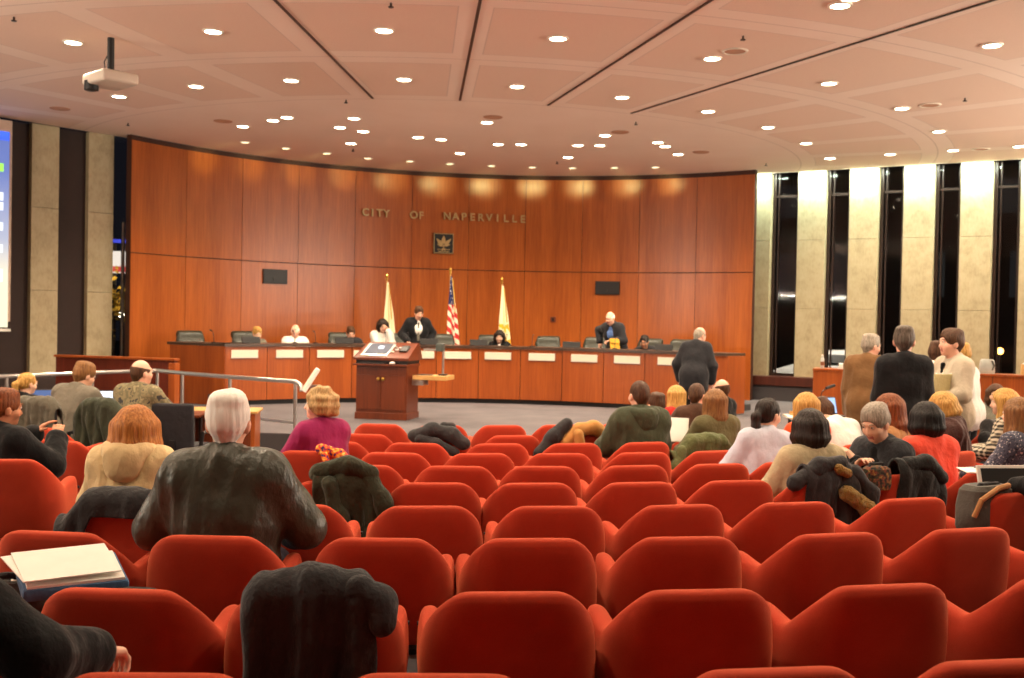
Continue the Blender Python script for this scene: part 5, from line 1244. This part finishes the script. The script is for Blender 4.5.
# walking past the dais
person('person in a dark suit walking past the dais with bowed head', 2.66, 15.3, -.35, z=0.0, seat=False, s=.97, h=.013, hair=('bald', 'grey'), skin='pink', top=('shirt', 'white_cloth', .012), over=('suit_jacket', 'charcoal_suit', .03, False, .96, .004), legs='black_cloth', build=1.0, lean=.36, head=(.55, .45, 0), RH=(.24, .16, -.10), LH=(-.25, .2, -.08))

# ---------------------------------------------------------------- council members behind the dais
def member(label, u, r=1.35, turn=0., z=.2, **kw):
    x, y, rz = cpt(u, r); return person(label, x, y, rz+pi+turn, z=z, h=.0125, **kw)
member('blonde council member half hidden behind a monitor', 254, s=.97, hair=('short', 'blonde'), top=('top', 'grey_jacket', .02), head=(0, .35, 0), lean=.2)
member('bald council member in a white shirt looking aside', 295, s=1.0, hair=('bald', 'white'), skin='pink', top=('shirt', 'white_cloth', .03), head=(.5, -.05, 0), build=1.15)
member('council member in a dark suit and glasses looking down', 349, s=1.0, hair=('short', 'brown'), skin='pink', top=('shirt', 'white_cloth', .012), over=('suit_jacket', 'charcoal_suit', .035, True), head=(0, .4, 0), lean=.2, glasses=True, build=1.1)
member('council member in a white blouse with a hand at the cheek', 380, s=1.04, turn=.2, hip=(0, 0, .62), hair=('chin', 'dark'), top=('blouse', 'white_cloth', .03), head=(.1, .35, .1), lean=.25, RH=(-.05, .42, .2), LH=(-.05, .34, .50), lhint=(-.3, .2, -1), grip=(.3, .8))
x, y, rz = cpt(417, 1.0)
person('council member in a black suit standing and leaning on the counter', x, y, rz+pi+.08, z=.2, seat=False, s=1.0, h=.0125, hair=('mens', 'brown'), skin='pink', top=('shirt', 'white_cloth', .012), over=('suit_jacket', 'black_suit', .035, True, .96, .004), legs='black_cloth', tie='grey_sweater', collar='white_cloth', lean=.16, head=(-.1, .35, 0), RH=(.24, .25, .06), LH=(-.24, .12, 0.02), build=1.1)
member('dark-haired council member in a black jacket reading', 500, s=.98, hair=('chin', 'dark'), top=('blouse', 'white_cloth', .012), over=('jacket', 'black_cloth', .03, True), head=(0, .3, 0), lean=.18)
x, y, rz = cpt(617, 1.15)
oD7, gD7 = person('bald council member standing in a dark jacket, holding a yellow envelope', x, y, rz+pi-.35, z=.2, seat=False, s=1.0, h=.0125, hair=('bald', 'white'), skin='pink', top=('shirt', 'blue_shirt', .014), over=('jacket', 'charcoal_suit', .035, True, .96, .004), legs='dark_trousers', lean=.35, head=(-.1, .35, 0), RH=(.34, .12, .12), LH=(-.12, .36, .14), rhint=(.9, -.4, .1), grip=(.5, .9), build=1.1)
member('dark-haired council member leaning sideways on one elbow', 647, s=.97, turn=.4, hair=('short', 'dark'), skin='tan', top=('shirt', 'white_cloth', .014), over=('jacket', 'charcoal_suit', .03, True), head=(.35, .3, 0), lean=.35, side=.12, glasses=True)
# ================================================================ coats, bags and papers
def drape(label, ch, m, name='coat', x0=-.27, x1=.27, back=.38, front=.16, seed=0, fold=1.0, skew=0.0, cat='coat', lift=.0, hem=None, sleeves=(), dz=0.0):
    cx, cy, cz, ca = CH[ch] if ch in CH else ch
    t = thing(name, label, cat, (cx, cy, cz+dz), ca); rnd = random.Random(seed); ph = [rnd.uniform(0, 6.28) for _ in range(6)]
    NU, NV = 44, 40
    def fn(bm):
        rows = []
        for i in range(NU+1):
            x = x0+(x1-x0)*i/NU; a = abs(x); w_ = min(1, max(0, (a-.15)/.16)); w_ = w_*w_*(3-2*w_)
            zt = .828-.15*w_; bk = back*(1+.10*sin(x*9+ph[0])+.06*sin(x*23+ph[1]))+skew*x
            if hem: bk = hem(x)
            fr = front*(1+.15*sin(x*11+ph[2])); r = .066; Lt = bk+pi*r+fr; row = []
            for j in range(NV+1):
                d = Lt*j/NV
                if d < bk: y, z, ny, nz, dn = -.318-r*1.0, zt-.02-(bk-d), -1, 0, bk-d
                elif d < bk+pi*r:
                    q = (d-bk)/r; y, z, ny, nz, dn = -.318-r*cos(q), zt-.02+r*sin(q)*.8, -cos(q), sin(q), 0
                else: dn = d-bk-pi*r; y, z, ny, nz = -.318+r, zt-.02-dn, 1, 0
                lean = .05*(z-.36)/.46; y += .05-lean
                A_ = (.010+.085*min(dn, .4))*fold
                f_ = A_*(sin(x*34+ph[3]+1.5*sin(dn*6+ph[4]))*.6+sin(x*75+ph[5]+dn*7)*.3+.35)+.012
                lf = lift*(.6+.4*sin(x*14+ph[0]))*max(0, nz)
                edge = .02*(abs(2*i/NU-1)**8)
                row.append(bm.verts.new((x+.02*sin(dn*9+ph[1])*min(1, dn*5), y+ny*(f_-edge), z+nz*(f_*.6)+lf)))
            rows.append(row)
        for A, B in zip(rows, rows[1:]):
            for j in range(NV): bm.faces.new((A[j], A[j+1], B[j+1], B[j]))
    o = simple('cloth', m, fn, t, angle=180); sm = o.modifiers.new('thick', 'SOLIDIFY'); sm.thickness = .016; sm.offset = 0
    for sl in sleeves:
        G = SDF(.010)
        for p, q in zip(sl, sl[1:]): G.cap(p, q, .055, .05, .05)
        link('sleeve', G.mesh('sleeve', wrinkle(.010, (24, 24, 30), seed)), m, t)
    return t
def bundle(label, base, parts, name='jacket', cat='jacket', h=.010, amp=.010):
    """heap of cloth: parts = (part name, material, [capsule chain], radius)"""
    t = thing(name, label, cat, base[:3], base[3])
    for k, (pn, m, chain, r) in enumerate(parts):
        G = SDF(h)
        for p, q in zip(chain, chain[1:]): G.cap(p, q, r, r*.92, r*.8)
        link(pn, G.mesh(pn, wrinkle(amp, (26, 26, 30), k+3)), m, t)
    return t
BK = MATS['black_coat']
drape('black wool coat hung over the back of a chair in the nearest row', ('A', 311), BK, x0=-.215, x1=.20, back=.50, front=.2, seed=4, fold=1.45, lift=.04, sleeves=[[(.15, -.36, .84), (.225, -.36, .80), (.235, -.39, .74)]])
drape('black coat along the chair back of the person in a cream hoodie', ('C', 128), BK, x0=-.33, x1=.16, seed=8, front=.12, hem=lambda x: .06+max(0, -x-.12)*1.5, fold=.7, lift=.02)
drape('grey rain jacket bundled over a chair beyond the leather jacket elbow', ('D', 335), MATS['dark_green_coat'], name='jacket', cat='jacket', x0=-.12, x1=.30, back=.34, seed=2, lift=.07, fold=1.4,
      sleeves=[[(-.1, -.33, .88), (.08, -.37, .93), (.22, -.36, .88)], [(.2, -.36, .86), (.30, -.38, .7), (.33, -.36, .5)], [(-.02, -.40, .82), (.04, -.41, .62), (.08, -.40, .46)]])
b_ = drape('black coat with gold fur lining slung over a chair behind the beige sweater', ('D', 818), BK, x0=-.16, x1=.30, seed=6, back=.22, skew=.5, lift=.06, fold=1.3, sleeves=[[(-.22, -.33, .80), (-.05, -.34, .90), (.12, -.34, .92)], [(.2, -.36, .86), (.33, -.38, .72), (.36, -.36, .52)]])
G = SDF(.009); G.cap((.10, -.43, .74), (.26, -.45, .63), .05, .06, .03); G.cap((.26, -.45, .63), (.30, -.44, .60), .055, .03, .03); link('fur_lining', G.mesh('fur_lining', wrinkle(.012, (60, 60, 60), 2)), MATS['gold_fur'], b_)
G = SDF(.009); G.cap((.06, -.40, .89), (.13, -.40, .86), .035, .03, .02); link('gold_patch', G.mesh('gold_patch', wrinkle(.006, (60, 60, 60), 3)), MATS['gold_fur'], b_)
drape('charcoal coat over the chair of the grey-haired person', ('D', 898), MATS['charcoal_coat'], x0=-.08, x1=.33, back=.26, seed=11, lift=.06, fold=1.0, sleeves=[[(.0, -.34, .89), (.16, -.36, .90), (.30, -.36, .80)]])
drape('olive green coat over the chair of the person in an olive sweater', ('G', 703), MATS['olive_coat'], x0=-.36, x1=.28, back=.22, seed=13, lift=.02, fold=1.2, sleeves=[[(-.26, -.35, .74), (-.33, -.38, .60), (-.34, -.36, .50)]])
bundle('black jacket dropped in a heap on a chair near the lectern', CH[('H', 441)], [('body', BK, [(-.24, -.36, .82), (-.08, -.38, .88), (.10, -.40, .84), (.20, -.42, .76)], .065), ('sleeve', BK, [(-.2, -.40, .80), (-.05, -.44, .76), (.12, -.44, .68)], .05), ('hood', BK, [(.02, -.34, .90), (.10, -.34, .90)], .05)])
bundle('tan and black coat heaped over a chair left of the green hooded jacket', CH[('H', 577)], [('lining', MATS['tan_coat'], [(-.14, -.38, .76), (-.02, -.38, .88), (.14, -.36, .90), (.24, -.34, .84)], .062), ('hanging_sleeve', MATS['tan_coat'], [(-.04, -.42, .84), (-.02, -.44, .70)], .06), ('body', BK, [(-.38, -.36, .66), (-.26, -.36, .82), (-.12, -.34, .93)], .065), ('tan_hem', MATS['tan_coat'], [(-.42, -.40, .56), (-.34, -.40, .64)], .05)], name='coat', cat='coat')
bundle('bright patterned scarf beside the magenta jacket', CH[('F', 311)], [('scarf_roll', MATS['floral_scarf'], [(.10, -.34, .84), (.24, -.34, .80), (.34, -.32, .72)], .045), ('scarf_end', MATS['floral_scarf'], [(.12, -.36, .83), (.15, -.40, .76)], .035)], name='scarf', cat='scarf')
bundle('red jacket folded over a chair corner beside the pale blue shirt', CH[('E', 780)], [('fold', MATS['red_cloth'], [(-.02, -.32, .84), (.12, -.32, .86), (.22, -.30, .80)], .045), ('second_fold', MATS['red_cloth'], [(.02, -.36, .80), (.16, -.37, .79)], .035)])
bundle('dark bag and coat hanging beside the turned chair at the left edge', (-2.48, 6.35, floorz(-2.48, 6.35), 0), [('coat', BK, [(-.02, .1, .62), (.02, .0, .42), (-.02, -.02, .18), (.02, 0, .06)], .09), ('strap', MATS['grey_bag'], [(.13, -.02, .46), (.16, -.05, .28), (.14, -.02, .1)], .035)], name='bag', cat='bag')
# office chairs of the press table, two with coats
def office_chair(label, x, y, rz):
    z = floorz(x, y); t = thing('office_chair', label, 'chair', (x, y, z), rz, 'dark office chairs at the press table')
    M_mesh = fabric('charcoal_upholstery', rgb(44, 42, 46))
    def bk(bm):
        box(bm, (0, -.24, .68), (.46, .07, .56), 0, .03, .06, 4)
    simple('backrest', M_mesh, bk, t); simple('back_support', M_black, lambda bm: box(bm, (0, -.27, .42), (.07, .03, .3), 0, .008), t)
    simple('seat', M_mesh, lambda bm: box(bm, (0, 0, .46), (.48, .46, .09), 0, .035, 0, 4), t)
    simple('pedestal', M_black, lambda bm: (cyl(bm, (0, 0, .1), (0, 0, .42), .03), [box(bm, (.14*cos(a), .14*sin(a), .08), (.3, .045, .035), a) for a in (.3, 1.56, 2.81, 4.07, 5.33)]), t)
    for a in (.3, 1.56, 2.81, 4.07, 5.33): simple('caster', M_black, lambda bm: cyl(bm, (.28*cos(a)-.02*sin(a), .28*sin(a)+.02*cos(a), .03), (.28*cos(a)+.02*sin(a), .28*sin(a)-.02*cos(a), .03), .03, n=12), t)
    for s in (-1, 1): simple('armrest', M_black, lambda bm: tube(bm, [(s*.25, -.12, .45), (s*.28, -.12, .64), (s*.28, .12, .65)], .022, 8), t)
    return t
office_chair('empty dark office chair left of the white-haired person', -3.55, 11.35, -.1)
office_chair('dark office chair of the person with a blonde ponytail', pxx(14, 11.25), 11.25, -.25)
for u_, m_, lab, clab, u0_, y_, a_ in ((0, 'grey_coat', 'grey coat over the chair of the person in a grey sweater', 'dark office chair under the grey coat at the press table', 55, 10.95, -.3), (1, 'dark_green_coat', 'dark olive coat over the chair of the person in camouflage', 'dark office chair under the olive coat at the press table', 118, 10.95, -.35)):
    x_ = pxx(u0_, y_); office_chair(clab, x_, y_, a_)
    ch = (x_-.055*sin(a_), y_+.055*cos(a_), floorz(x_, y_)+.13, a_)
    drape(lab, ch, MATS[m_], x0=-.28, x1=.26, back=.50, front=.1, seed=20+u_, fold=1.2, lift=.02, skew=-.3 if u_ else .15)
# papers, folder and bag on the near left seats
cx, cy, cz, ca = CH[('A', 125)]
def sack(bm, w, d, h_):
    n = 10; vs = []
    for z, k in ((0, .92), (.03, 1.0), (h_*.55, 1.0), (h_*.9, .9), (h_, .72)):
        vs.append([bm.verts.new((w/2*k*abs(cos(2*pi*i/24))**.5*(1 if cos(2*pi*i/24) >= 0 else -1), d/2*k*abs(sin(2*pi*i/24))**.5*(1 if sin(2*pi*i/24) >= 0 else -1), z)) for i in range(24)])
    for A, B in zip(vs, vs[1:]):
        for i in range(24): bm.faces.new((A[i], A[(i+1) % 24], B[(i+1) % 24], B[i]))
    bm.faces.new(vs[0][::-1]); bm.faces.new(vs[-1])
t = thing('tote_bag', 'dark tote bag on the seat under the blue folder', 'bag', (cx-.12, cy-.02, cz+.463), ca)
simple('bag_body', MATS['charcoal_coat'], lambda bm: sack(bm, .34, .34, .26), t); simple('handle', BK, lambda bm: tube(bm, [(-.1, .16, .2), (-.1, .185, .1), (.0, .19, .07), (.1, .185, .1), (.1, .16, .2)], .012, 8), t)
q = aty(66, 566, 3.84)
t = thing('blue_folder', 'blue folder under white papers on the near left seat', 'folder', q-Vector((0, 0, .02)), .55)
boxo('cover', MATS['blue_folder'], (.02, .01, -.02), (.36, .28, .05), t, rx=.2, bev=.015); boxo('page_block', M_white, (.02, .0, .006), (.33, .25, .012), t, rx=.2, bev=.002)
t = thing('white_papers', 'loose white papers on top of the blue folder', 'paper', q+Vector((0, 0, .012)), .62)
boxo('top_sheet', M_white, (0, 0, .003), (.33, .25, .004), t, rx=.22, bev=0); boxo('lower_sheet', M_white, (-.03, .02, -.002), (.31, .24, .004), t, rx=.2, rz=.15, bev=0)
q = aty(4, 556, 3.85); t = thing('shoulder_bag', 'grey shoulder bag with a metal ring at the left edge', 'bag', (q.x, q.y, floorz(q.x, q.y)+.463), .3)
simple('bag_body', MATS['grey_bag'], lambda bm: sack(bm, .36, .26, .28), t); simple('metal_ring', M_steel, lambda bm: tube(bm, [(.06+.025*cos(a), -.06+.02*sin(a), .285) for a in np.linspace(0, 2*pi, 13)], .006, 6), t); simple('strap', BK, lambda bm: tube(bm, [(-.14, 0, .2), (-.1, -.02, .29), (.02, -.05, .30), (.12, -.02, .27)], .014, 8), t)
# grey bag and tablet at the right edge
q = aty(985, 503, 6.15); t = thing('grey_handbag', 'grey handbag with tan trim under a hand at the right edge', 'bag', q-Vector((0, 0, .16)), .5)
simple('bag_body', MATS['grey_bag'], lambda bm: sack(bm, .36, .2, .27), t); simple('tan_trim', MATS['tan_top'], lambda bm: tube(bm, [(-.17, -.06, .1), (-.15, -.09, .2), (-.02, -.10, .262), (.1, -.08, .27)], .016, 8), t); simple('handle', BK, lambda bm: tube(bm, [(-.1, -.02, .25), (-.08, -.02, .275), (.08, -.02, .275), (.1, -.02, .25)], .012, 8), t)
q = aty(1006, 481, 6.62); t = thing('tablet_computer', 'white framed tablet with a dark screen at the right edge', 'tablet', q, .12)
boxo('frame', M_white, (0, 0, 0), (.38, .015, .20), t, rx=-.3, bev=.006); boxo('screen', mat('matt_black_screen', rgb(10, 10, 11), .75), (0, -.0085, 0), (.33, .004, .165), t, rx=-.3, bev=.001)
q = aty(970, 470, 6.9); t = thing('note_paper', 'white note paper beside the coral top', 'paper', q, .1); boxo('sheet', M_white, (0, 0, 0), (.12, .14, .004), t, rx=.1, bev=0); boxo('under_sheet', M_white, (.015, .01, -.004), (.12, .14, .004), t, rx=.1, rz=.1, bev=0)
# bag in the lap of the grey-haired person
q = aty(876, 474, 6.86); t = thing('patterned_handbag', 'dark floral handbag below the hands of the grey-haired person', 'bag', q-Vector((0, 0, .1)), .4)
simple('bag_body', MATS['dark_floral'], lambda bm: sack(bm, .20, .12, .15), t); simple('handle', BK, lambda bm: tube(bm, [(-.06, 0, .14), (-.05, 0, .17), (.05, 0, .17), (.06, 0, .14)], .009, 8), t)
# paper in front of the long-haired blonde
q = aty(678, 430, 9.9); t = thing('agenda_paper', 'white agenda paper between the green hooded jacket and the olive sweater', 'paper', q, -.2); boxo('sheet', M_white, (0, 0, 0), (.17, .012, .24), t, rx=-.5, bev=.001); boxo('back_sheet', M_white, (.012, .012, .004), (.17, .006, .24), t, rx=-.5, bev=.001)
# folder held by the standing person in a pale shirt, envelope at the dais
q = aty(945, 386, 10.42); t = thing('manila_folder', 'cream folder held at the waist by the standing person in a tie', 'folder', q, .35); boxo('cover', fabric('manila', rgb(222, 212, 160)), (0, 0, 0), (.30, .02, .24), t, rx=.15, bev=.003); boxo('page_block', M_white, (.0, .0, .012), (.28, .012, .235), t, rx=.15, bev=.001)
w_ = world_of(oD7, gD7['wr'][-1]); t = thing('yellow_envelope', 'yellow envelope in the hand of the standing bald council member', 'envelope', w_+Vector((.06, -.09, -.06)), .3); boxo('envelope_body', fabric('yellow_paper', rgb(206, 156, 52)), (0, 0, 0), (.2, .015, .23), t, rx=-.3, bev=.003); boxo('flap', MATS['yellow_paper'], (0, -.009, .06), (.19, .004, .08), t, rx=-.3, bev=.001)
q = aty(977, 376, 17.0); t = thing('grey_backpack', 'pale grey backpack on the counter behind the standing group', 'backpack', onc(1.72, .12), -.3)
simple('bag_body', mat('pale_grey_nylon', rgb(176, 180, 172), .6), lambda bm: sack(bm, .24, .16, .24), t); simple('strap', MATS['grey_bag'], lambda bm: tube(bm, [(.07, -.07, .06), (.1, -.09, .14), (.06, -.08, .22)], .013, 8), t)
bundle('black coat over a chair behind the person in a grey jacket', CH[('F', 985)], [('back', BK, [(-.24, -.34, .74), (-.12, -.34, .86), (.1, -.34, .86)], .07), ('hanging_side', BK, [(-.24, -.36, .76), (-.26, -.38, .5)], .07)], name='coat', cat='coat')
EXPOSURE = .8
# ================================================================ camera, light, view
sc = bpy.context.scene
cam = bpy.data.cameras.new('camera'); co = bpy.data.objects.new('camera', cam); C.objects.link(co)
cam.sensor_fit = 'HORIZONTAL'; cam.sensor_width = 36; cam.lens = 36*F/1024; cam.clip_end = 300; cam.clip_start = .05
# camera axes from the measured pitch and roll
def cdir(u, v): return Vector(ray(u, v)).normalized()
fw = cdir(512, 339); rt = (Vector(ray(513, 339))-Vector(ray(512, 339))).normalized(); up = rt.cross(fw).normalized(); rt = fw.cross(up)
Mx = Matrix((rt, up, -fw)).transposed().to_4x4(); Mx.translation = (0, 0, CAMZ)
co.matrix_world = Mx
cam.dof.use_dof = True; cam.dof.focus_distance = 4.6; cam.dof.aperture_fstop = 4.6
sc.camera = co
w = bpy.data.worlds.new('night'); sc.world = w; w.use_nodes = True
w.node_tree.nodes['Background'].inputs[0].default_value = (.004, .004, .006, 1)
sc.view_settings.view_transform = 'Standard'; sc.view_settings.look = 'None'; sc.view_settings.gamma = 1; sc.view_settings.use_curve_mapping = False
sc.view_settings.exposure = EXPOSURE
sc.cycles.diffuse_bounces = 7; sc.cycles.max_bounces = 12; sc.cycles.sample_clamp_indirect = 6
sc.cycles.use_denoising = True
